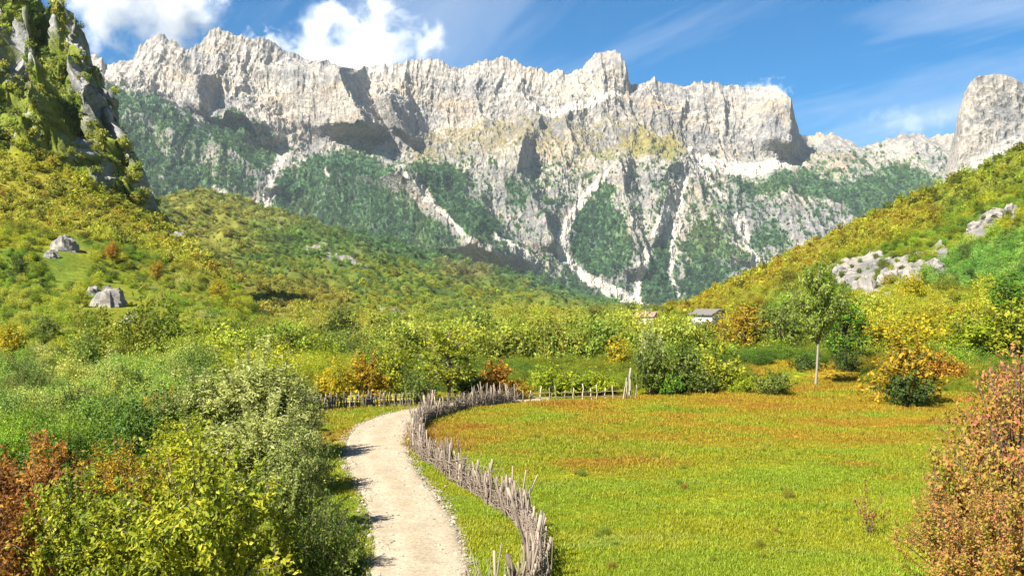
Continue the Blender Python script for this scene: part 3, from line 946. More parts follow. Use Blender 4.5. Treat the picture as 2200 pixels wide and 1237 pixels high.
def leaf_geo(rng, P, out_dir, size, flat=0.55, aspect=0.55):
    """kite shaped, slightly folded leaves (4 verts, 2 triangles)"""
    n = len(P)
    nrm = rand_dirs(rng, n) + out_dir * flat + np.array([0, 0, 0.35])
    nrm /= np.linalg.norm(nrm, axis=1)[:, None]
    ax = np.cross(nrm, rand_dirs(rng, n))
    ax /= np.linalg.norm(ax, axis=1)[:, None] + 1e-9
    sd = np.cross(nrm, ax)
    s = (size * rng.lognormal(0, 0.25, n))[:, None]
    a = P - ax * s * 0.5
    b = P + sd * s * aspect * 0.5 + nrm * s * 0.08
    c = P + ax * s * 0.5
    d = P - sd * s * aspect * 0.5 + nrm * s * 0.08
    V = np.stack([a, b, c, d], 1).reshape(-1, 3)
    i = np.arange(n)[:, None] * 4
    Fc = np.concatenate([i + [0, 1, 2], i + [0, 2, 3]])
    return V, Fc


def tube(path, r0, r1, k=5):
    path = np.asarray(path, np.float64)
    n = len(path)
    d = np.gradient(path, axis=0)
    d /= np.linalg.norm(d, axis=1)[:, None] + 1e-9
    ref = np.where(np.abs(d[:, 2:3]) > .9, [[1., 0, 0]], [[0, 0, 1.]])
    u = np.cross(d, ref); u /= np.linalg.norm(u, axis=1)[:, None] + 1e-9
    v = np.cross(d, u)
    r = np.linspace(r0, r1, n)[:, None, None]
    a = np.linspace(0, 2 * np.pi, k, endpoint=False)
    V = path[:, None] + r * (np.cos(a)[None, :, None] * u[:, None] + np.sin(a)[None, :, None] * v[:, None])
    i = np.arange(n - 1)[:, None] * k + np.arange(k)[None]
    j = np.arange(n - 1)[:, None] * k + (np.arange(k)[None] + 1) % k
    Fc = np.stack([i, j, j + k, i + k], -1).reshape(-1, 4)
    V = np.concatenate([V.reshape(-1, 3), path[-1:]])
    tip = (n - 1) * k + np.arange(k)
    T = np.stack([tip, (n - 1) * k + (np.arange(k) + 1) % k, np.full(k, n * k)], -1)
    return V, Fc, T


class Tubes:
    def __init__(self):
        self.v, self.q, self.t, self.n = [], [], [], 0

    def add(self, path, r0, r1, k=5):
        V, Q, T = tube(path, r0, r1, k)
        self.v.append(V); self.q.append(Q + self.n); self.t.append(T + self.n)
        self.n += len(V)

    def mesh(self, name):
        return mesh_np(name, np.concatenate(self.v), [np.concatenate(self.q), np.concatenate(self.t)])


def bez(a, b, c, n):
    t = np.linspace(0, 1, n)[:, None]
    return a * (1 - t) ** 2 + 2 * b * t * (1 - t) + c * t * t


def plant(name, seed, height, radius, nstem, ntwig, nleaf, leaf, trunk=0.0, trunk_r=0.12, crown_lo=0.0, shape='round', twig_len=0.25,
          shoots=0, aspect=0.55, stems=True, droop=0.0, fill=0.35):
    """a shrub or tree: (woody mesh, foliage mesh), standing at the origin"""
    rng = np.random.default_rng(seed)
    W = Tubes()
    TR = Tubes()
    if trunk > 0:
        bend = rng.normal(0, 0.045 * height, 3) * [1, 1, 0]
        tp = bez(np.array([0, 0, -0.2]), np.array([bend[0], bend[1], height * .45]), np.array([bend[0] * .5, bend[1] * .5, height * 0.9]), 10)
        TR.add(tp, trunk_r, trunk_r * .2, 8)
    LP, LO, LG = [], [], []
    zc = height * (crown_lo + (1 - crown_lo) * 0.5)
    for s in range(nstem):
        az = s * 2.39996 + rng.normal(0, .3)
        u = math.sqrt((s + .5) / nstem)
        ph = rng.uniform(-0.15, 1.0)
        if shape == 'round':
            rr = radius * u * rng.uniform(.75, 1.05)
            zt = height * (crown_lo + (1 - crown_lo) * (0.28 + 0.72 * math.sqrt(max(0, 1 - u * u * .92)))) * rng.uniform(.82, 1.04)
            if rng.uniform() < fill:
                zt *= rng.uniform(.35, .8)
        elif shape == 'oval':
            th = math.acos(1 - 2 * (s + .5) / nstem)
            rr = radius * math.sin(th) * rng.uniform(.7, 1.08)
            zt = zc + (height - zc) * math.cos(th) * rng.uniform(.85, 1.05)
        else:   # upright shoots
            rr = radius * u * rng.uniform(.6, 1.0)
            zt = height * rng.uniform(.55, 1.0) * (1 - .35 * u)
        tip = np.array([math.cos(az) * rr, math.sin(az) * rr, zt])
        if trunk > 0:
            h0 = min(zt * rng.uniform(.45, .8), height * .85)
            h0 = max(h0, height * crown_lo * .8)
            t0 = np.interp(h0, tp[:, 2], np.arange(10))
            i0 = int(t0)
            st = tp[i0] + (tp[min(i0 + 1, 9)] - tp[i0]) * (t0 - i0)
        else:
            st = np.array([math.cos(az) * radius * .12 * rng.uniform(0, 1), math.sin(az) * radius * .12 * rng.uniform(0, 1), -0.1])
        ctrl = st * .5 + tip * .5 + np.array([0, 0, .18 * height]) * rng.uniform(.2, 1) - np.array([tip[0], tip[1], 0]) * .18
        path = bez(st, ctrl, tip, 8)
        if droop:
            path[:, 2] -= droop * height * np.linspace(0, 1, 8) ** 3
        if stems:
            W.add(path, (trunk_r * .35 if trunk > 0 else height * .009), height * .0018, 4)
        g = rng.uniform()
        lo = .30 if trunk == 0 else .2
        for k in range(ntwig):
            tt = rng.uniform(lo, 1) ** .8 * 7
            i0 = min(int(tt), 6)
            p0 = path[i0] + (path[i0 + 1] - path[i0]) * (tt - i0)
            dr = rand_dirs(rng, 1)[0] + np.array([math.cos(az) * .4, math.sin(az) * .4, .35])
            dr /= np.linalg.norm(dr)
            ln = twig_len * height * rng.uniform(.5, 1.15)
            p1 = p0 + dr * ln
            if p1[2] < 0.05: p1[2] = 0.05 + rng.uniform(0, .2)
            if stems and k % 3 == 0:
                W.add(np.stack([p0, (p0 + p1) / 2 + rng.normal(0, .03, 3) * ln, p1]), height * .0028, height * .0009, 3)
            q = rng.uniform(.1, 1.08, nleaf)[:, None]
            pos = p0 + (p1 - p0) * q + rng.normal(0, ln * .13, (nleaf, 3))
            LP.append(pos)
            o = pos - np.array([0, 0, zc * .7])
            LO.append(o / (np.linalg.norm(o, axis=1)[:, None] + 1e-6))
            gg = np.clip(g * .6 + rng.uniform() * .4, 0, 1)
            LG.append(np.full(nleaf, gg))
    for s in range(shoots):         # long leafy shoots that stick out of the outline
        az = rng.uniform(0, 6.283); el = rng.uniform(.1, 1.4)
        d0 = np.array([math.cos(az) * math.cos(el), math.sin(az) * math.cos(el), math.sin(el)])
        p0 = d0 * [radius * .75, radius * .75, height * .8]
        p1 = p0 + (d0 + [0, 0, .5]) * height * rng.uniform(.12, .24)
        W.add(np.stack([p0 * .88, p0, (p0 + p1) / 2 + rng.normal(0, .02 * height, 3), p1]), height * .0022, height * .001, 4)
        m = nleaf * 6
        q = rng.uniform(-.3, 1, m)[:, None]
        pos = p0 + (p1 - p0) * q + rng.normal(0, .045, (m, 3))
        LP.append(pos); LO.append(np.tile(d0, (m, 1))); LG.append(np.full(m, rng.uniform(.0, .6)))
    LP = np.concatenate(LP); LO = np.concatenate(LO); LG = np.concatenate(LG)
    LP[:, 2] = np.maximum(LP[:, 2], 0.03)
    V, Fc = leaf_geo(rng, LP, LO, leaf, aspect=aspect)
    fm = mesh_np(name + '_foliage', V, Fc, False)
    lv = np.stack([rng.uniform(0, 1, len(LP)), LG, np.zeros(len(LP))], 1)
    attr(fm, 'leafv', np.repeat(lv, 4, 0))
    wm = W.mesh(name + '_wood') if W.n else None
    return (wm, fm, TR.mesh(name + '_trunk')) if trunk > 0 else (wm, fm)


# ------------------------------------------------------------------ shrub cover of the hills (masses)
PROTO = bpy.data.collections.new('cover_plants')       # sources for the covers, not part of the scene itself
cover_mat = tint_mat('cover_leaves', 0.42, 0.45)
for k in range(18):
    tier = k // 6
    near = tier == 1
    k = k % 6
    wm, fm = plant('cover', 100 + k, 1.6, 1.0, (16, 30, 44)[tier], (5, 10, 14)[tier], (6, 9, 11)[tier], (0.24, 0.095, 0.062)[tier], shape=('round', 'oval', 'round', 'round', 'oval', 'up')[k], crown_lo=0.0, stems=False, twig_len=.28)
    if wm: pass
    fm.materials.append(cover_mat)
    o = bpy.data.objects.new('cover_%s_%d' % (('far', 'near', 'nearest')[tier], k), fm)
    PROTO.objects.link(o)


def cover(name, P, s, tint, coll, label, cat, seed, near=None, tilt=0.15, stretch=(0.8, 1.25)):
    rng = np.random.default_rng(seed)
    n = len(P)
    me = bpy.data.meshes.new(name)
    me.vertices.add(n)
    me.vertices.foreach_set('co', np.asarray(P, np.float32).ravel())
    attr(me, 'tint', tint)
    rot = np.stack([rng.normal(0, tilt, n), rng.normal(0, tilt, n), rng.uniform(0, 6.283, n)], 1)
    attr(me, 'rot', rot, 'FLOAT_VECTOR')
    sc = np.stack([s, s, s * rng.uniform(stretch[0], stretch[1], n)], 1)
    attr(me, 'scl', sc, 'FLOAT_VECTOR')
    pick = rng.integers(0, len(coll.objects) if near is None else 6, n)
    if near is not None:
        pick = pick + np.where(near, np.where(P[:, 1] < 95, 12, 6), 0)          # sources sorted by name: far, near, nearest
    attr(me, 'pick', pick, 'INT')
    o = obj(name, me)
    ng = bpy.data.node_groups.new(name + '_nodes', 'GeometryNodeTree')
    ng.interface.new_socket('Geometry', in_out='INPUT', socket_type='NodeSocketGeometry')
    ng.interface.new_socket('Geometry', in_out='OUTPUT', socket_type='NodeSocketGeometry')
    gi = ng.nodes.new('NodeGroupInput'); go = ng.nodes.new('NodeGroupOutput')
    ci = ng.nodes.new('GeometryNodeCollectionInfo')
    ci.inputs['Collection'].default_value = coll
    ci.inputs['Separate Children'].default_value = True
    ci.inputs['Reset Children'].default_value = True
    ip = ng.nodes.new('GeometryNodeInstanceOnPoints')
    ip.inputs['Pick Instance'].default_value = True

    def na(nm, dt):
        a = ng.nodes.new('GeometryNodeInputNamedAttribute'); a.data_type = dt
        a.inputs['Name'].default_value = nm
        return a.outputs['Attribute']
    L = ng.links.new
    L(gi.outputs[0], ip.inputs['Points'])
    L(ci.outputs[0], ip.inputs['Instance'])
    L(na('pick', 'INT'), ip.inputs['Instance Index'])
    e2r = ng.nodes.new('FunctionNodeEulerToRotation')
    L(na('rot', 'FLOAT_VECTOR'), e2r.inputs[0])
    L(e2r.outputs[0], ip.inputs['Rotation'])
    L(na('scl', 'FLOAT_VECTOR'), ip.inputs['Scale'])
    L(ip.outputs[0], go.inputs[0])
    md = o.modifiers.new('cover', 'NODES'); md.node_group = ng
    tag(o, label, cat, kind='stuff')
    return o


_cl = {'flank': ('valley_woodland', 'far woodland covering the valley flank below the mountains', 'woodland'),
       'left': ('hillside_scrub', 'dense yellow and green scrub covering the steep hill under the crags', 'scrub'),
       'right': ('slope_scrub', 'autumn yellow and orange scrub covering the slope with the rock bands', 'scrub')}
for i, (k, (P, s, tn)) in enumerate(SCATTER):
    P = P.copy(); P[:, 2] -= s * 0.25
    cover(_cl[k][0], P, s, tn, PROTO, _cl[k][1], _cl[k][2], 50 + i, near=P[:, 1] < 260, stretch=(0.7, 1.35))

tp, ts, tt = MOUNT_TREES[0]
cover('mountain_woods', tp, ts, np.clip(tt, .008, .3), PROTO, 'dark green woods clinging to the foot and ledges of the mountain wall', 'woodland', 59, near=tp[:, 1] < 0, stretch=(1.1, 1.7))

# ------------------------------------------------------------------ grass
TUFTS = bpy.data.collections.new('grass_tufts')
grass_mat = tint_mat('grass_blades', 0.42, 0.35)
for k in range(5):
    rng = np.random.default_rng(300 + k)
    nb = 30
    a = rng.uniform(0, 6.283, nb); r = np.sqrt(rng.uniform(0, 1, nb)) * 0.16
    b0 = np.stack([np.cos(a) * r, np.sin(a) * r, np.full(nb, -0.02)], 1)
    ln = rng.uniform(.06, .15, nb)
    az = rng.uniform(0, 6.283, nb); lean = rng.uniform(.15, .75, nb)
    d = np.stack([np.cos(az) * lean, np.sin(az) * lean, np.ones(nb)], 1)
    tip = b0 + d * ln[:, None]
    mid = b0 + d * ln[:, None] * .55 * [.7, .7, 1.1]
    w = np.stack([-np.sin(az), np.cos(az), np.zeros(nb)], 1) * rng.uniform(.006, .011, nb)[:, None]
    V = np.stack([b0 - w, b0 + w, mid + w * .8, mid - w * .8, tip], 1).reshape(-1, 3)
    i = np.arange(nb)[:, None] * 5
    me = mesh_np('tuft', V, [i + [0, 1, 2, 3], i + [3, 2, 4]])
    attr(me, 'leafv', np.repeat(np.stack([rng.uniform(0, 1, nb), rng.uniform(0, 1, nb), np.zeros(nb)], 1), 5, 0))
    me.materials.append(grass_mat)
    TUFTS.objects.link(bpy.data.objects.new('tuft_%d' % k, me))


def grass_field(name, n, px0, px1, y0, y1, seed, label, keep, size=(0.7, 1.3), gain=1.0):
    rng = np.random.default_rng(seed)
    Y = y0 * (y1 / y0) ** rng.uniform(0, 1, n)
    px = rng.uniform(px0, px1, n)
    X = (px - CX) / F * Y
    ok = poly_sd(X, Y, road_poly[::4]) > 0.05 + rng.uniform(-.2, .15, n)
    ok &= keep(X, Y)
    X, Y = X[ok], Y[ok]
    hvar = np.clip(1 + 0.9 * fbm(X / 3, Y / 3, 5.5, 3), .45, 1.9)
    t = meadow_tone(X, Y) * np.exp(rng.normal(0, .09, (len(X), 1))) * gain
    s = rng.uniform(size[0], size[1], len(X)) * (Y / 40) ** .45 * hvar
    P = np.stack([X, Y, gz(X, Y)], 1)
    return cover(name, P, s, np.clip(t, .01, .5), TUFTS, label, 'grass', seed, tilt=.12, stretch=(.7, 1.2))


FENCE = [on_ground(*p) for p in [(1036, 1362), (1100, 1345), (1150, 1290), (1156, 1215), (1138, 1160), (1098, 1112), (1042, 1074), (988, 1040), (942, 1008), (908, 988), (893, 960), (893, 930), (915, 908), (955, 892), (1010, 880), (1060, 872), (1108, 866)]]
fence_xy = smooth_line(resample(FENCE, 400), 12)
grass_field('meadow_grass', 150000, 880, 2700, 22, 92, 61, 'short green, ochre and rust grass covering the fenced meadow',
            lambda X, Y: ((Y < 73) | ((X > 15) & (X < 38))) & (X > np.interp(Y, road_r[:150, 1], road_r[:150, 0]) + .1))
grass_field('verge_grass', 16000, 560, 960, 20, 64, 62, 'short grass on the verge where the road bends',
            lambda X, Y: X < np.interp(Y, road_l[:, 1], road_l[:, 0]) + 40, gain=1.0)

# ------------------------------------------------------------------ shrubs and trees one can tell apart
bark = wood_mat('bark', (0.07, 0.055, 0.04), (0.17, 0.14, 0.11))
pale_bark = wood_mat('pale_bark', (0.12, 0.105, 0.08), (0.26, 0.235, 0.19))
LM = {
    'yellow': leaf_mat('yellow', (0.188, 0.188, 0.013), (0.450, 0.362, 0.013), (0.620, 0.463, 0.022)),
    'yellowgreen': leaf_mat('yellowgreen', (0.10, 0.155, 0.014), (0.29, 0.32, 0.018), (0.50, 0.46, 0.03)),
    'lime': leaf_mat('lime', (0.125, 0.188, 0.011), (0.275, 0.338, 0.013), (0.425, 0.450, 0.022)),
    'green': leaf_mat('green', (0.055, 0.095, 0.016), (0.15, 0.20, 0.028), (0.27, 0.30, 0.05)),
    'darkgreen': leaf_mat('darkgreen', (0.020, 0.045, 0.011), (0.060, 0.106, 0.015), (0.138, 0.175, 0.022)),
    'brightgreen': leaf_mat('brightgreen', (0.044, 0.106, 0.011), (0.112, 0.237, 0.015), (0.213, 0.350, 0.022)),
    'pale': leaf_mat('pale', (0.21, 0.24, 0.05), (0.40, 0.43, 0.11), (0.56, 0.56, 0.23)),
    'greygreen': leaf_mat('greygreen', (0.13, 0.165, 0.035), (0.29, 0.33, 0.075), (0.45, 0.46, 0.15)),
    'orange': leaf_mat('orange', (0.213, 0.100, 0.015), (0.450, 0.206, 0.020), (0.575, 0.338, 0.022)),
    'rust': leaf_mat('rust', (0.125, 0.056, 0.015), (0.300, 0.125, 0.024), (0.450, 0.250, 0.028)),
    'golden': leaf_mat('golden', (0.175, 0.138, 0.013), (0.375, 0.250, 0.015), (0.550, 0.362, 0.022)),
    'redmix': leaf_mat('redmix', (0.29, 0.27, 0.03), (0.44, 0.26, 0.055), (0.42, 0.12, 0.085)),
    'crimson': leaf_mat('crimson', (0.19, 0.055, 0.04), (0.35, 0.12, 0.075), (0.40, 0.25, 0.045)),
    'fresh': leaf_mat('fresh', (0.10, 0.155, 0.02), (0.23, 0.30, 0.04), (0.36, 0.41, 0.08)),
}
PL = {}     # name: (height, radius, wood, foliage)


def proto(key, h, r, *a, **k):
    PL[key] = (h, r) + plant(key, a[0], h, r, *a[1:], **k)


proto('near_a', 4.0, 2.6, 401, 60, 17, 16, 0.125, shoots=16, twig_len=.16)
proto('near_b', 4.0, 2.6, 402, 56, 17, 16, 0.115, shoots=10, twig_len=.18, fill=.45)
proto('near_c', 4.0, 2.4, 403, 60, 16, 16, 0.12, shoots=24, twig_len=.15, fill=.45)
proto('willow', 5.0, 2.0, 404, 60, 18, 16, 0.15, shape='up', twig_len=.15, aspect=.38, shoots=24)
proto('shooty', 4.0, 2.3, 405, 50, 12, 14, 0.10, shoots=34, twig_len=.16, fill=.45)
proto('twiggy', 2.0, 0.9, 406, 7, 5, 7, 0.10, shape='up', shoots=3, twig_len=.16)
proto('mid_a', 4.0, 2.2, 411, 34, 9, 9, 0.24, twig_len=.2, fill=.45)
proto('mid_b', 4.0, 2.2, 412, 34, 9, 9, 0.22, twig_len=.22, fill=.4)
proto('mid_c', 4.0, 2.2, 413, 30, 9, 9, 0.25, twig_len=.2, shoots=8, fill=.5)
proto('low', 2.0, 2.2, 414, 34, 8, 8, 0.21, twig_len=.3, fill=.4)
proto('tree_a', 6.0, 2.2, 415, 42, 8, 9, 0.25, trunk=1, trunk_r=.12, crown_lo=.18, shape='oval', twig_len=.14)
proto('tree_b', 6.0, 2.3, 416, 42, 8, 9, 0.24, trunk=1, trunk_r=.13, crown_lo=.22, shape='oval', twig_len=.15)
proto('airy', 8.6, 2.9, 417, 46, 11, 15, 0.21, trunk=1, trunk_r=.14, crown_lo=.40, shape='oval', twig_len=.12)


def shrub(key, px, base, top, width, colour, label, group=None, Y=None, tree=False, barkm=None, seed=0):
    h, r, wm, fm = PL[key][:4]
    if Y is None:
        x, y = on_ground(px, base)
        z = float(gz(x, y)) - 0.02
    else:
        x, y, z = at(px, base, Y)
    tall = (base - top) / F * y
    wide = width / F * y
    kind = 'tree' if tree else 'bush'
    e = empty({'tree': 'leafy_tree', 'bush': 'bush'}[kind], (x, y, z), (px * 1.7 + seed) % 6.283)
    e.scale = (wide / 2 / r * .92, wide / 2 / r * .92, tall / h)
    tag(e, label, kind, group)
    f = obj('crown' if tree else 'foliage', fm, None, e)
    if len(fm.materials) == 0: fm.materials.append(LM[colour])
    f.material_slots[0].link = 'OBJECT'
    f.material_slots[0].material = LM[colour]
    if wm is not None:
        w = obj('limbs' if tree else 'stems', wm, bark, e)
    if tree:
        tm = PL[key][4]
        w = obj('trunk', tm, bark, e)
        if barkm is not None:
            w.material_slots[0].link = 'OBJECT'
            w.material_slots[0].material = barkm
    return e


def hill_point(h, px, py):
    d = (h[0] - px) ** 2 + (h[1] - py) ** 2
    i = np.unravel_index(np.argmin(d), d.shape)
    return h[3][i]


G_ROAD = 'bushes behind the bend of the road'
G_MEAD = 'bushes along the far edge of the meadow'
G_LEFT = 'bushes on the near side of the road'
G_SLOPE = 'trees and bushes at the foot of the autumn slope'
# behind the bend
shrub('mid_a', 715, 872, 772, 120, 'yellow', 'yellow bush beside the bend, next to the pale willow shrub', G_ROAD)
shrub('mid_c', 790, 870, 758, 120, 'golden', 'golden bush with reddish top above the dark paling fence', G_ROAD)
shrub('tree_a', 850, 868, 732, 100, 'yellowgreen', 'slim yellow-green tree between the golden bush and the tallest tree', G_ROAD, tree=True)
shrub('mid_b', 900, 872, 785, 110, 'green', 'dark green bush at the point where the road meets the brush fence', G_ROAD)
shrub('tree_b', 962, 866, 700, 170, 'yellowgreen', 'tallest yellow-green tree behind the bend of the road', G_ROAD, tree=True)
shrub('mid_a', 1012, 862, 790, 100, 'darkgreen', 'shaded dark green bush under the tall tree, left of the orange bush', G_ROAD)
shrub('mid_c', 1062, 858, 774, 120, 'orange', 'bright orange bush behind the far curve of the brush fence', G_ROAD)
shrub('low', 1118, 858, 815, 70, 'golden', 'small golden-brown bush right after the orange bush', G_ROAD)
shrub('mid_b', 660, 884, 812, 90, 'green', 'green bush half hidden behind the pale willow shrub by the paling fence', G_ROAD)
# far edge of the meadow
shrub('mid_b', 1195, 852, 776, 150, 'lime', 'wide lime green bush behind the bare posts', G_MEAD)
shrub('mid_a', 1285, 850, 782, 120, 'lime', 'lime green bush behind the posts, nearest the pale dead trunk', G_MEAD)
shrub('low', 1240, 846, 800, 90, 'green', 'low green bush squeezed between the two lime bushes', G_MEAD)
shrub('mid_c', 1330, 824, 724, 90, 'yellow', 'yellow bush behind the lime bushes below the farmhouse ruin', G_MEAD, Y=92)
shrub('mid_a', 1400, 850, 706, 110, 'green', 'tall dark green bush with a grey-green head beside the dead trunk', G_MEAD)
shrub('mid_b', 1402, 790, 702, 80, 'pale', 'whitish green bush rising behind the tall dark green bush', G_MEAD, Y=84)
shrub('mid_c', 1465, 846, 742, 120, 'green', 'green bush in the row between the dead trunk and the grassy bank', G_MEAD)
shrub('mid_b', 1545, 842, 726, 140, 'yellowgreen', 'broad yellow-green bush left of the grassy bank', G_MEAD)
shrub('low', 1500, 848, 796, 110, 'green', 'low green bush in front of the broad yellow-green bush', G_MEAD)
shrub('low', 1660, 850, 798, 120, 'green', 'low leafy bush in front of the grassy bank, left of the pale trunk', G_MEAD)
shrub('low', 1435, 852, 800, 80, 'brightgreen', 'low bright green bush at the meadow edge beside the dead trunk', G_MEAD)
shrub('low', 1590, 846, 802, 80, 'lime', 'low lime bush between the broad bush and the low leafy bush', G_MEAD)
# slope foot
shrub('tree_b', 1600, 790, 652, 150, 'golden', 'golden tree standing below the white hut on the slope', G_SLOPE, Y=98, tree=True)
shrub('mid_a', 1545, 776, 702, 120, 'yellowgreen', 'yellow-green bush just below the white hut', G_SLOPE, Y=104)
shrub('mid_c', 1480, 770, 706, 110, 'golden', 'golden bush on the slope between the two huts', G_SLOPE, Y=112)
shrub('tree_a', 1678, 800, 655, 110, 'green', 'green tree close behind and left of the pale trunked tree', G_SLOPE, Y=95, tree=True)
shrub('mid_b', 1655, 792, 720, 110, 'lime', 'lime bush at the back of the grassy bank', G_SLOPE, Y=92)
shrub('airy', 1752, 834, 572, 140, 'fresh', 'tall airy tree with a straight pale trunk at the meadow edge', G_SLOPE, tree=True, barkm=pale_bark)
shrub('tree_b', 1812, 800, 632, 130, 'brightgreen', 'dense bright green tree right of the pale trunk', G_SLOPE, Y=88, tree=True)
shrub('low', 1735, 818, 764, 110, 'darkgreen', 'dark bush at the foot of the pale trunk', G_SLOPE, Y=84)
shrub('mid_b', 1820, 806, 742, 90, 'darkgreen', 'shaded bush under the dense bright green tree', G_SLOPE, Y=84)  # shade under the tree is put into the dark leaf colour
shrub('mid_c', 1945, 868, 730, 190, 'golden', 'rounded golden bush with dark foot at the right side of the meadow', G_SLOPE)
shrub('low', 1950, 874, 800, 150, 'darkgreen', 'dark green undergrowth bush at the foot of the rounded golden bush', G_SLOPE)  # dark leaf colour also stands in for shade beneath the golden bush
shrub('mid_a', 1885, 766, 664, 140, 'yellow', 'yellow bush right of the dense bright green tree', G_SLOPE, Y=100)
shrub('mid_b', 1985, 760, 668, 170, 'yellow', 'yellow bush behind the rounded golden bush', G_SLOPE, Y=104)
shrub('mid_a', 2085, 772, 660, 170, 'lime', 'lime-yellow bush behind the head of the red shrub', G_SLOPE, Y=98)
shrub('mid_c', 2180, 776, 650, 170, 'yellowgreen', 'yellow-green bush at the edge of view behind the red shrub', G_SLOPE, Y=96)
shrub('tree_a', 2165, 690, 590, 120, 'brightgreen', 'bright green tree on the slope above the red shrub', G_SLOPE, Y=120, tree=True)
shrub('mid_b', 2030, 830, 750, 110, 'orange', 'orange bush between the rounded golden bush and the red shrub', G_SLOPE)
# near side of the road
shrub('willow', 545, 985, 735, 300, 'pale', 'tallest pale willow shrub with silvery upright shoots', G_LEFT)
shrub('willow', 630, 985, 815, 180, 'pale', 'smaller pale willow shrub touching the paling fence', G_LEFT)
shrub('willow', 415, 990, 800, 220, 'greygreen', 'grey-green willow shrub left of the tallest willow', G_LEFT)
shrub('mid_c', 350, 965, 838, 120, 'orange', 'small orange bush peeping out left of the grey-green willow', G_LEFT)
shrub('willow', 560, 1060, 850, 300, 'pale', 'wide pale willow bush in front of the tallest willow', G_LEFT)
shrub('near_c', 400, 1060, 890, 260, 'yellowgreen', 'yellow-green bush behind the big foreground bush', G_LEFT)
shrub('near_b', 640, 1060, 880, 170, 'greygreen', 'grey-green bush whose branches lean out over the road bend', G_LEFT)
shrub('near_c', 625, 1150, 925, 250, 'greygreen', 'dense grey-green bush on the road edge before the bend', G_LEFT)
shrub('near_b', 725, 1225, 1085, 140, 'darkgreen', 'low shaded bush on the road edge casting shade on the gravel', G_LEFT)  # shade on the lower roadside foliage is put into the leaf colour
shrub('near_b', 680, 1330, 1060, 250, 'green', 'green bush at the bottom edge of view beside the road', G_LEFT)
shrub('near_b', 755, 1300, 1150, 110, 'darkgreen', 'small dark bush at the bottom of the road edge', G_LEFT)  # added with dark leaves to stand in for shade at the bottom
shrub('near_a', 430, 1370, 945, 560, 'yellowgreen', 'biggest yellow-green bush in the near corner', G_LEFT)
shrub('near_c', 190, 1360, 1010, 380, 'yellowgreen', 'yellow-green bush between the rust bush and the biggest bush', G_LEFT)
shrub('near_a', 70, 1220, 940, 400, 'rust', 'rust-red bush at the left edge of view', G_LEFT)
shrub('near_c', -30, 1380, 1070, 330, 'rust', 'lower rust-red bush cut by the left edge of view', G_LEFT)
shrub('near_b', 260, 1130, 935, 280, 'golden', 'golden-brown bush behind the rust-red bush', G_LEFT)
# right foreground
G_RED = 'autumn shrubs at the near right'
shrub('shooty', 2195, 1245, 765, 480, 'redmix', 'tall red and yellow shrub filling the right edge of view', G_RED)
shrub('shooty', 2235, 1200, 742, 330, 'crimson', 'maroon-leaved shrub whose head tops the tall red and yellow shrub', G_RED, seed=2)
shrub('shooty', 2075, 1300, 1065, 340, 'redmix', 'low spreading red and yellow shrub in the near right corner', G_RED, seed=4)
shrub('shooty', 2060, 1225, 965, 230, 'redmix', 'loose shrub with reddish shoots reaching out over the meadow', G_RED, seed=1)
shrub('shooty', 2190, 1330, 1040, 330, 'redmix', 'bushy yellow and pinkish shrub in front of the tall red and yellow shrub', G_RED, seed=3)
shrub('twiggy', 1868, 1150, 1035, 90, 'crimson', 'small sapling of bare reddish shoots standing alone in the meadow', G_RED)

# single bushes standing out of the scrub on the lower left slope
G_LS = 'trees and bushes standing out of the scrub on the left slope'
for k, (key, px, py, hh, ww, cname, tree, lb) in enumerate([
        ('tree_a', 40, 600, 5.0, 4.0, 'darkgreen', True, 'dark green tree at the left edge of view, level with the upper boulder'),
        ('tree_b', 340, 610, 5.0, 4.4, 'golden', True, 'golden tree on the slope above and right of the largest boulder'),
        ('mid_a', 100, 735, 3.8, 4.6, 'green', False, 'rounded green bush left of and below the largest boulder'),
        ('mid_c', 15, 770, 3.8, 4.4, 'yellow', False, 'yellow bush at the left edge of view above the low scrub'),
        ('tree_b', 335, 765, 4.6, 4.0, 'darkgreen', True, 'dark green tree below and right of the largest boulder'),
        ('tree_a', 185, 815, 4.4, 3.2, 'fresh', True, 'upright fresh green tree in the middle of the lower left slope'),
        ('mid_b', 430, 745, 3.8, 4.6, 'lime', False, 'lime bush on the slope above the grey-green willow'),
        ('near_b', 60, 880, 3.2, 3.8, 'green', False, 'green bush on the slope straight above the rust-red bush'),
        ('near_c', 275, 885, 3.0, 3.4, 'fresh', False, 'fresh green bush left of the small orange bush'),
        ('tree_a', 470, 665, 5.2, 4.4, 'yellow', True, 'yellow tree where the steep hill meets the valley woods'),
        ('near_b', 165, 925, 2.6, 3.4, 'darkgreen', False, 'dark bush on the slope just above the golden-brown bush'),
        ('tree_b', 245, 575, 5.0, 4.2, 'orange', True, 'orange tree between the two groups of pale boulders')]):
    p = hill_point(lh, px, py)
    sc = F / p[1]
    e = shrub(key, px, py, py - hh * sc, ww * sc, cname, lb, G_LS, Y=float(p[1]), tree=tree, seed=k)
    e.location = (p[0], p[1], p[2] - .15)

# ------------------------------------------------------------------ wattle fence
fence_wood = wood_mat('weathered_wood', (0.085, 0.065, 0.05), (0.31, 0.245, 0.185))
pale_wood = wood_mat('pale_wood', (0.20, 0.165, 0.10), (0.38, 0.32, 0.22))
dark_wood = wood_mat('dark_paling', (0.06, 0.05, 0.045), (0.17, 0.145, 0.125))
rng = np.random.default_rng(71)
STAKES = []
for k in range(10):
    n = 5
    p = np.stack([rng.normal(0, .02, n), rng.normal(0, .02, n), np.linspace(-0.15, 1.0, n)], 1)
    T = Tubes(); T.add(p, rng.uniform(.030, .045), rng.uniform(.016, .028), 6)
    me = T.mesh('stake'); me.materials.append(fence_wood)
    STAKES.append(me)


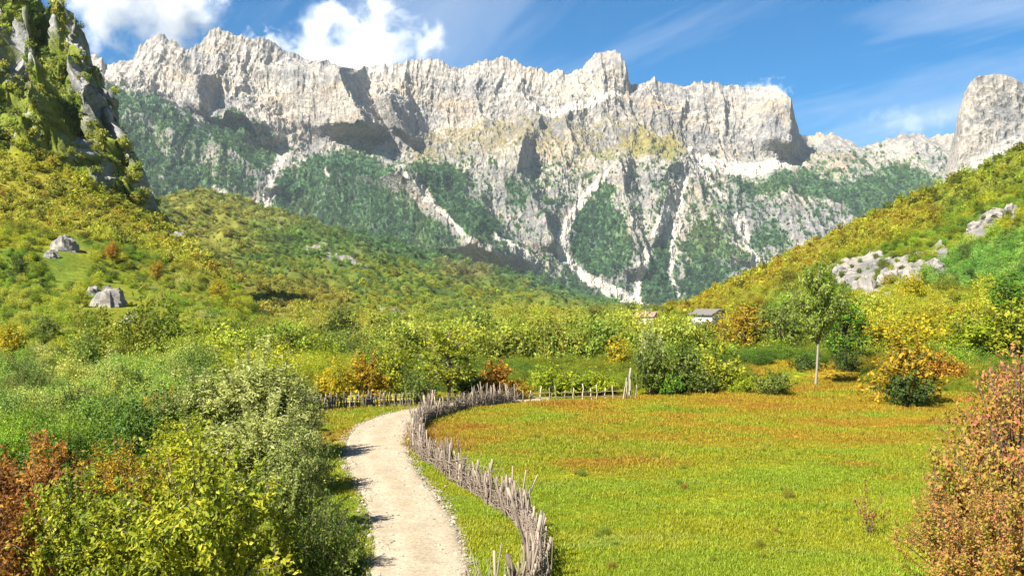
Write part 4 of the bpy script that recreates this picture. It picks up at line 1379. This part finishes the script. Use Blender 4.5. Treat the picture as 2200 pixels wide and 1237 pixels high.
def fence_frame(xy):
    d = np.gradient(xy, axis=0)
    d /= np.linalg.norm(d, axis=1)[:, None]
    s = np.concatenate([[0], np.cumsum(np.hypot(*np.diff(xy, axis=0).T))])
    return s, d


fs, fd = fence_frame(fence_xy)
wf = empty('wattle_fence', (fence_xy[0][0], fence_xy[0][1], 0))
tag(wf, 'grey brushwood fence of rough leaning stakes winding between road and meadow', 'fence')
ox, oy = fence_xy[0]
far_st = Tubes()
brush = Tubes()
count = 0
s = 0.0
tall_s = [(0.62, 2.0)]
while s < fs[-1]:
    x = float(np.interp(s, fs, fence_xy[:, 0])); y = float(np.interp(s, fs, fence_xy[:, 1]))
    tx = float(np.interp(s, fs, fd[:, 0])); ty = float(np.interp(s, fs, fd[:, 1]))
    off = rng.normal(0, .09)
    hgt = rng.uniform(.75, 1.35) * (1.0 + .25 * math.sin(s * 1.1) * math.sin(s * .37 + 1))
    if rng.uniform() < .12: hgt *= 1.3
    lean_a = rng.normal(-.14, .17); lean_c = rng.normal(0.05, .14)
    P = (x - ty * off, y + tx * off, float(gz(x, y)))
    if count < 290:
        o = obj('stake', STAKES[rng.integers(10)], None, wf)
        o.location = (P[0] - ox, P[1] - oy, P[2])
        o.rotation_euler = (lean_a * -ty + lean_c * tx * 1.0, lean_a * tx, rng.uniform(0, 6.28))
        w = rng.uniform(.7, 1.25) if rng.uniform() < .8 else rng.uniform(1.4, 2.0)
        o.scale = (w, w, hgt)
        if rng.uniform() < .07:
            o.material_slots[0].link = 'OBJECT'; o.material_slots[0].material = pale_wood
    else:
        b = np.array([P[0] - ox, P[1] - oy, P[2]])
        far_st.add(np.stack([b - [0, 0, .1], b + [lean_a * tx * .5 * hgt, lean_a * ty * .5 * hgt, hgt * .5], b + [lean_a * tx * hgt, lean_a * ty * hgt, hgt]]), rng.uniform(.03, .05), .02, 5)
    count += 1
    # brush stuffed and woven between the stakes
    for k in range(9):
        z0 = abs(rng.normal(.25, .28)); ln = rng.uniform(.5, 1.6)
        a = np.array([P[0] - ox, P[1] - oy, P[2] + z0])
        dr = np.array([tx, ty, rng.normal(0, .22)]) * ln * rng.choice([-1, 1])
        sd = np.array([-ty, tx, 0]) * .08
        brush.add(np.stack([a + sd * rng.normal(), a + dr * .33 + sd * rng.normal(), a + dr * .66 + sd * rng.normal(), a + dr + sd * rng.normal()]), rng.uniform(.010, .022), .006, 3)
    for k in range(3):
        a = np.array([P[0] - ox, P[1] - oy, P[2]]) + np.array([tx, ty, 0]) * rng.uniform(-.15, .15) + np.array([-ty, tx, 0]) * rng.normal(0, .1)
        hh = hgt * rng.uniform(.4, 1.0)
        q = np.array([tx * rng.normal(-.1, .2) - ty * rng.normal(0, .15), ty * rng.normal(-.1, .2) + tx * rng.normal(0, .15), 1.0]) * hh
        brush.add(np.stack([a, a + q * .5 + rng.normal(0, .02, 3), a + q]), rng.uniform(.010, .02), .005, 3)
    s += rng.uniform(.10, .21)
tag(obj('woven_brush', brush.mesh('woven_brush'), fence_wood, wf), kind='stuff')
if far_st.n:
    tag(obj('far_stakes', far_st.mesh('far_stakes'), fence_wood, wf), kind='stuff')
print('stakes', count, 'length', fs[-1])

# dark palings on the outside of the bend
p2 = smooth_line(resample([on_ground(*p) for p in [(610, 900), (660, 890), (740, 882), (820, 877), (890, 874)]], 120), 6)
s2, d2 = fence_frame(p2)
pf = empty('paling_fence', (p2[0][0], p2[0][1], 0))
tag(pf, 'low dark paling fence below the yellow bushes outside the road bend', 'fence')
s = 0.0
while s < s2[-1]:
    x = float(np.interp(s, s2, p2[:, 0])); y = float(np.interp(s, s2, p2[:, 1]))
    o = obj('paling', STAKES[rng.integers(10)], None, pf)
    o.material_slots[0].link = 'OBJECT'; o.material_slots[0].material = dark_wood if rng.uniform() < .8 else fence_wood
    o.location = (x - p2[0][0], y - p2[0][1], float(gz(x, y)))
    o.rotation_euler = (rng.normal(0, .06), rng.normal(0, .07), rng.uniform(0, 6))
    o.scale = (1.5, 1.5, rng.uniform(.75, 1.1))
    s += rng.uniform(.12, .20)
for zr in (.3, .62):
    T = Tubes()
    T.add(np.concatenate([p2[::6] - p2[0], np.full((len(p2[::6]), 1), zr)], 1), .03, .025, 5)
    obj('rail', T.mesh('rail'), dark_wood, pf)

# bare posts along the far side of the meadow
bf = empty('post_fence', on_ground(1110, 864) + (0,))
tag(bf, 'thin fence of pale bare posts and rails at the far meadow edge', 'fence')
b0 = np.array(on_ground(1110, 864))
posts = []
for px, py, h in [(1124, 864, .8), (1140, 862, .75), (1160, 862, 1.0), (1180, 861, .9), (1196, 861, 1.05), (1214, 860, .7), (1232, 860, .85), (1252, 860, 1.15), (1270, 859, .8), (1282, 859, 1.05), (1300, 858, .8), (1318, 858, .95), (1338, 858, 1.5), (1346, 857, 1.2), (1356, 857, 1.35), (1366, 857, 1.0)]:
    x, y = on_ground(px, py)
    o = obj('post', STAKES[rng.integers(10)], None, bf)
    o.material_slots[0].link = 'OBJECT'; o.material_slots[0].material = pale_wood
    o.location = (x - b0[0], y - b0[1], float(gz(x, y)))
    o.scale = (1.5, 1.5, h)
    o.rotation_euler = (rng.normal(0, .05), rng.normal(0, .08), rng.uniform(0, 6))
    posts.append((x - b0[0], y - b0[1], float(gz(x, y))))
posts = np.array(posts)
for zr in (.28, .55):
    T = Tubes(); T.add(posts + [0, 0, zr] + rng.normal(0, .03, posts.shape), .028, .022, 5)
    obj('rail', T.mesh('rail'), pale_wood, bf)

# dead trunk
x, y = on_ground(1352, 852)
T = Tubes(); T.add(np.array([[0, 0, -.1], [.06, 0, .6], [.02, .02, 1.3], [.1, 0, 2.0]]), .11, .06, 8)
dt = obj('dead_trunk', T.mesh('dead_trunk'), pale_bark); dt.location = (x, y, 0)
tag(dt, 'pale dead tree trunk standing at the end of the bare posts', 'tree trunk')

# ------------------------------------------------------------------ huts on the slope
plaster = terrain_mat('limewash', 3.0, 0.3, 0.05, vary=0.12)


def boxes(name, bs, tone):
    V, Fq = [], []
    for (x0, x1, y0, y1, z0, z1) in bs:
        n = len(V) * 8
        V.append([(x0, y0, z0), (x1, y0, z0), (x1, y1, z0), (x0, y1, z0), (x0, y0, z1), (x1, y0, z1), (x1, y1, z1), (x0, y1, z1)])
        Fq.append(np.array([(0, 3, 2, 1), (4, 5, 6, 7), (0, 1, 5, 4), (1, 2, 6, 5), (2, 3, 7, 6), (3, 0, 4, 7)]) + n)
    me = mesh_np(name, np.array(V).reshape(-1, 3), np.concatenate(Fq), False)
    attr(me, 'tone', np.tile(np.array(tone, np.float32), (len(me.vertices), 1)))
    return me


def prism(name, pts, y0, y1, tone):
    """profile in x/z pushed along y"""
    n = len(pts)
    V = [(x, y0, z) for x, z in pts] + [(x, y1, z) for x, z in pts]
    F4 = np.array([(i, (i + 1) % n, n + (i + 1) % n, n + i) for i in range(n)])
    me = mesh_np(name, V, [F4, np.array([list(range(n))[::-1]]), np.array([list(range(n, 2 * n))])], False)
    attr(me, 'tone', np.tile(np.array(tone, np.float32), (len(me.vertices), 1)))
    return me


def hut(px, py, rz, w, d, hw, hr, wall_tone, roof_tone, label):
    p = hill_point(rh, px, py)
    e = empty('stone_hut', (p[0], p[1], p[2] - .3), rz)
    tag(e, label, 'hut')
    t = .35
    # gable walls and long walls; the long front has an open doorway
    obj('wall', prism('wall', [(-w / 2, -2.5), (w / 2, -2.5), (w / 2, hw), (0, hw + hr), (-w / 2, hw)], -d / 2, -d / 2 + t, wall_tone), plaster, e)
    obj('wall', prism('wall', [(-w / 2, -2.5), (w / 2, -2.5), (w / 2, hw), (0, hw + hr), (-w / 2, hw)], d / 2 - t, d / 2, wall_tone), plaster, e)
    obj('wall', boxes('wall', [(-w / 2, -w / 2 + t, -d / 2 + t, d / 2 - t, -2.5, hw - .003)], wall_tone), plaster, e)
    a, b = -d * .22, d * .25
    obj('wall', boxes('wall', [(w / 2 - t, w / 2, -d / 2 + t, a, -2.5, hw - .003), (w / 2 - t, w / 2, b, d / 2 - t, -2.5, hw - .003), (w / 2 - t, w / 2, a, b, hw - .35, hw - .003)], wall_tone), plaster, e)
    k = (w / 2 + .35) / (w / 2)
    zr = hw + hr - hr * k
    for sg in (-1, 1):
        pts = [(0, hw + hr + .05), (sg * (w / 2 + .35), zr + .05), (sg * (w / 2 + .35), zr + .2), (0, hw + hr + .2)]
        if sg < 0: pts = pts[::-1]
        obj('roof', prism('roof', pts, -d / 2 - .3, d / 2 + .3, roof_tone), plaster, e)
    obj('window', boxes('window', [(-.3, .3, -d / 2 - .02, -d / 2 + .01, hw * .45, hw * .45 + .7)], (0.02, 0.02, 0.022)), plaster, e)
    return e


hut(1522, 704, math.radians(38), 3.4, 4.4, 2.7, .7, (0.52, 0.48, 0.42), (0.13, 0.115, 0.105), 'small whitewashed hut with a dark open side on the autumn slope')
hut(1388, 700, math.radians(62), 3.4, 5.0, 2.4, .9, (0.42, 0.36, 0.29), (0.23, 0.15, 0.125), 'low pale stone hut with reddish roof at the foot of the slope')

# ------------------------------------------------------------------ boulders showing through the scrub
stone_mat = terrain_mat('boulder_stone', 0.8, 0.6, 0.5, vary=0.3)


def boulder_mesh(seed):
    rng = np.random.default_rng(seed)
    nu, nv = 28, 18
    u = np.linspace(0, 2 * np.pi, nu, endpoint=False)
    v = np.linspace(0.02, np.pi - .02, nv)
    U, Vv = np.meshgrid(u, v)
    d = np.stack([np.cos(U) * np.sin(Vv), np.sin(U) * np.sin(Vv), np.cos(Vv)], -1)
    o = rng.uniform(0, 90, 3)
    r = .72 + .5 * ridged(d[..., 0] * .9 + o[0], d[..., 1] * .9 + o[1], d[..., 2] * .7 + o[2], 4) + .1 * fbm(d[..., 0] * 4 + o[1], d[..., 1] * 4, d[..., 2] * 4, 3)
    P = d * r[..., None]
    P[..., 2] = np.maximum(P[..., 2], -.6)
    i = np.arange(nv - 1)[:, None] * nu + np.arange(nu)[None]
    j = np.arange(nv - 1)[:, None] * nu + (np.arange(nu)[None] + 1) % nu
    me = mesh_np('boulder', P.reshape(-1, 3), np.stack([i, i + nu, j + nu, j], -1).reshape(-1, 4), False)
    n = fbm(P[..., 0] * 2 + o[0], P[..., 1] * 2, P[..., 2] * 2, 4)
    attr(me, 'tone', mix(np.broadcast_to(np.array(ROCK_GREY) * .85, P.shape), np.array(ROCK_PALE) * .95, sstep(-.3, .25, n)).reshape(-1, 3))
    return me


BM = [boulder_mesh(900 + k) for k in range(6)]


def boulder(hl, px, py, w, h, label, k, group=None):
    p = hill_point(hl, px, py)
    sc = p[1] / F
    o = obj('boulder', BM[k % 6], stone_mat)
    o.location = (p[0], p[1] - w * sc * .2, p[2] - h * sc * .12)
    o.scale = (w * sc / 2, w * sc / 2, h * sc / 2 * 1.1)
    o.rotation_euler = (0, 0, px % 6.28)
    tag(o, label, 'rock', group)


G_B1 = 'pale rocks in the scrub of the steep hill'
G_B2 = 'pale rocks of the band across the autumn slope'
boulder(lh, 150, 548, 60, 64, 'upper pale boulder in the scrub of the steep hill', 0, G_B1)
boulder(lh, 118, 560, 34, 34, 'small rock leaning against the upper pale boulder', 1, G_B1)
boulder(lh, 240, 655, 76, 86, 'largest pale boulder low in the scrub of the steep hill', 2, G_B1)
boulder(lh, 200, 628, 40, 40, 'smaller rock directly above the largest pale boulder', 3, G_B1)
boulder(lh, 290, 690, 46, 50, 'shaded grey rock below the largest pale boulder', 4, G_B1)
for k, (px, py, w, h, lb) in enumerate([
        (1795, 600, 36, 32, 'lowest pale rock at the end of the band nearest the airy tree'),
        (1852, 625, 60, 76, 'tall pale rock in the band just right of the airy tree'),
        (1905, 610, 56, 64, 'broad pale rock at the middle of the band on the slope'),
        (1955, 600, 50, 56, 'pale rock right of the middle of the band on the slope'),
        (2000, 585, 38, 36, 'last pale rock of the band toward the green patch of slope'),
        (2085, 506, 40, 26, 'lower rock of the highest outcrop on the autumn slope'),
        (2125, 488, 44, 34, 'middle rock of the highest outcrop on the autumn slope'),
        (2158, 474, 30, 30, 'topmost rock of the highest outcrop on the autumn slope')]):
    boulder(rh, px, py, w, h, lb, k + 1, G_B2)

# ------------------------------------------------------------------ undergrowth beyond the meadow
rng = np.random.default_rng(81)
n = 2600
uy = rng.uniform(71, 106, n); upx = rng.uniform(560, 2350, n)
ux_ = (upx - CX) / F * uy
ok = ~((upx > 1600) & (upx < 1860) & (uy < 86)) & (poly_sd(ux_, uy, road_poly[::4]) > 1.0)
ux_, uy, upx = ux_[ok], uy[ok], upx[ok]
us = rng.uniform(.45, 1.0, len(uy)) * (.5 + .5 * sstep(70, 84, uy))
ut = tint_field(ux_ * 2, uy * 2, upx, upx * 0 + 800, [GRN, YGR, (0.225, 0.18, 0.014)], []) * 1.2 * np.exp(rng.normal(0, .2, (len(uy), 1)))
cover('undergrowth', np.stack([ux_, uy, gz(ux_, uy) - us * .2], 1), us, np.clip(ut, .01, .5), PROTO, 'low mixed undergrowth filling the ground between meadow and slopes', 'undergrowth', 82, near=uy > 0)

# ------------------------------------------------------------------ clouds behind the range
def cloud(name, px, py, Y, wpx, hpx, dens, seed, label, scale=1.0, rough=.62, thick=0.8):
    bm_v, bm_f = [], []
    import bmesh
    bm = bmesh.new()
    bmesh.ops.create_icosphere(bm, subdivisions=3, radius=1.0)
    me = bpy.data.meshes.new(name)
    bm.to_mesh(me); bm.free()
    m, nt, out = new_mat(name + '_vapour')
    tc = nd(nt, 'ShaderNodeTexCoord')
    mp = nd(nt, 'ShaderNodeMapping', {'Vector': tc.outputs['Object'], 'Location': (seed, seed * .7, 0), 'Scale': (wpx / hpx * scale, scale, scale)})
    nz = nd(nt, 'ShaderNodeTexNoise', {'Vector': mp.outputs[0], 'Scale': 1.5, 'Detail': 5, 'Roughness': rough, 'Distortion': 0.2})
    ln = nd(nt, 'ShaderNodeVectorMath', {0: tc.outputs['Object']}, operation='LENGTH')
    a = nd(nt, 'ShaderNodeMapRange', {'Value': nz.outputs['Fac'], 'From Min': 0.25, 'From Max': 0.75, 'To Min': -0.75, 'To Max': 0.75})
    b = nd(nt, 'ShaderNodeMath', {0: thick, 1: ln.outputs['Value']}, operation='SUBTRACT')
    c = nd(nt, 'ShaderNodeMath', {0: a.outputs[0], 1: b.outputs[0]}, operation='ADD')
    d = nd(nt, 'ShaderNodeMapRange', {'Value': c.outputs[0], 'From Min': 0.0, 'From Max': 0.62, 'To Min': 0.0, 'To Max': dens}, interpolation_type='SMOOTHSTEP')
    e = nd(nt, 'ShaderNodeMapRange', {'Value': ln.outputs['Value'], 'From Min': 0.85, 'From Max': 1.0, 'To Min': 1.0, 'To Max': 0.0})
    f = nd(nt, 'ShaderNodeMath', {0: d.outputs[0], 1: e.outputs[0]}, operation='MULTIPLY')
    v = nd(nt, 'ShaderNodeVolumePrincipled', {'Color': (0.99, 0.99, 0.99, 1), 'Density': f.outputs[0], 'Anisotropy': 0.0})
    nt.links.new(v.outputs[0], out.inputs['Volume'])
    me.materials.append(m)
    o = obj(name, me)
    o.location = at(px, py, Y)
    sc = Y / F / 2
    o.scale = (wpx * sc, (wpx + hpx) / 2 * sc * .8, hpx * sc)
    return tag(o, label, 'cloud', 'white clouds over the ridge')


cloud('cloud', 780, 118, 7900, 400, 290, 0.012, 3.0, 'tall white cumulus cloud rising behind the saddle of the ridge', thick=.72)
cloud('cloud', 290, 10, 7900, 460, 270, 0.006, 11.0, 'broad soft cloud above the far left summit', thick=.75)
cloud('cloud', 1640, 205, 7700, 190, 100, 0.012, 21.0, 'small puff of cloud behind the square topped cliff', thick=.6)
cloud('cloud', 560, 90, 7700, 230, 80, 0.006, 31.0, 'thin cloud bank resting behind the second summit', thick=.55)
cloud('cloud', 1950, 260, 8200, 260, 110, 0.0012, 41.0, 'faint wisp of cloud over the low gap in the ridge', thick=.55)

# ------------------------------------------------------------------ valley haze
hz = boxes('haze', [(-5000, 5000, -1600, 6500, -21.5, 1420)], (1, 1, 1))
hm, nt, out = new_mat('haze_air')
hv = nd(nt, 'ShaderNodeVolumePrincipled', {'Color': (0.72, 0.86, 1.0, 1), 'Density': 0.00002, 'Anisotropy': 0.0})
nt.links.new(hv.outputs[0], out.inputs['Volume'])
hz.materials.append(hm)
tag(obj('haze', hz), 'thin blue haze filling the valley air', 'haze', kind='stuff')

# ------------------------------------------------------------------ weeds in the meadow, loose stones on the road
rng = np.random.default_rng(91)
wpx = np.concatenate([rng.uniform(950, 2200, 90), [1240, 1250, 1410, 1690, 1695, 1460, 1470, 1300]])
wpy = np.concatenate([rng.uniform(860, 1237, 90), [1022, 1026, 988, 1068, 1072, 1045, 1052, 1150]])
wx_, wy_ = F * H / (wpy - HY) * (wpx - CX) / F, F * H / (wpy - HY)
ok = wx_ > np.interp(wy_, fence_xy[120:, 1], fence_xy[120:, 0]) + .5
wx_, wy_ = wx_[ok], wy_[ok]
ws = rng.uniform(.05, .15, len(wx_)); ws[-8:] = rng.uniform(.16, .26, 8)
wt = mix(np.broadcast_to((0.17, 0.23, 0.02), (len(wx_), 3)), (0.28, 0.20, 0.03), rng.uniform(0, 1, len(wx_)) ** 2)
cover('meadow_weeds', np.stack([wx_, wy_, gz(wx_, wy_)], 1), ws, wt, PROTO, 'scattered dark weeds dotted over the meadow', 'weeds', 92, near=wy_ > 0)
STONES = bpy.data.collections.new('road_stones')
sm, snt, sout = new_mat('loose_stone')
sa = nd(snt, 'ShaderNodeAttribute', attribute_name='tint', attribute_type='INSTANCER')
sp = nd(snt, 'ShaderNodeBsdfPrincipled', {'Base Color': sa.outputs['Color'], 'Roughness': 0.9})
snt.links.new(sp.outputs[0], sout.inputs[0])
for k in range(4):
    me = BM[k].copy(); me.materials.clear(); me.materials.append(sm)
    STONES.objects.link(bpy.data.objects.new('stone_%d' % k, me))
n = 5000
ii = rng.integers(20, 200, n); uu = np.where(rng.uniform(0, 1, n) < .6, rng.choice([-1, 1], n) * rng.normal(.47, .05, n) + .5, rng.uniform(0, 1, n))
sx = road_l[ii, 0] * (1 - uu) + road_r[ii, 0] * uu + rng.normal(0, .1, n); sy = road_l[ii, 1] * (1 - uu) + road_r[ii, 1] * uu + rng.normal(0, .2, n)
ss = rng.lognormal(-3.75, .45, n)
st = np.array([0.24, 0.205, 0.155]) * np.exp(rng.normal(0, .3, (n, 1)))
cover('road_gravel', np.stack([sx, sy, gz(sx, sy) + .055], 1), ss, np.clip(st, .05, .5), STONES, 'loose stones strewn along the gravel road', 'gravel', 93, stretch=(.5, .8))
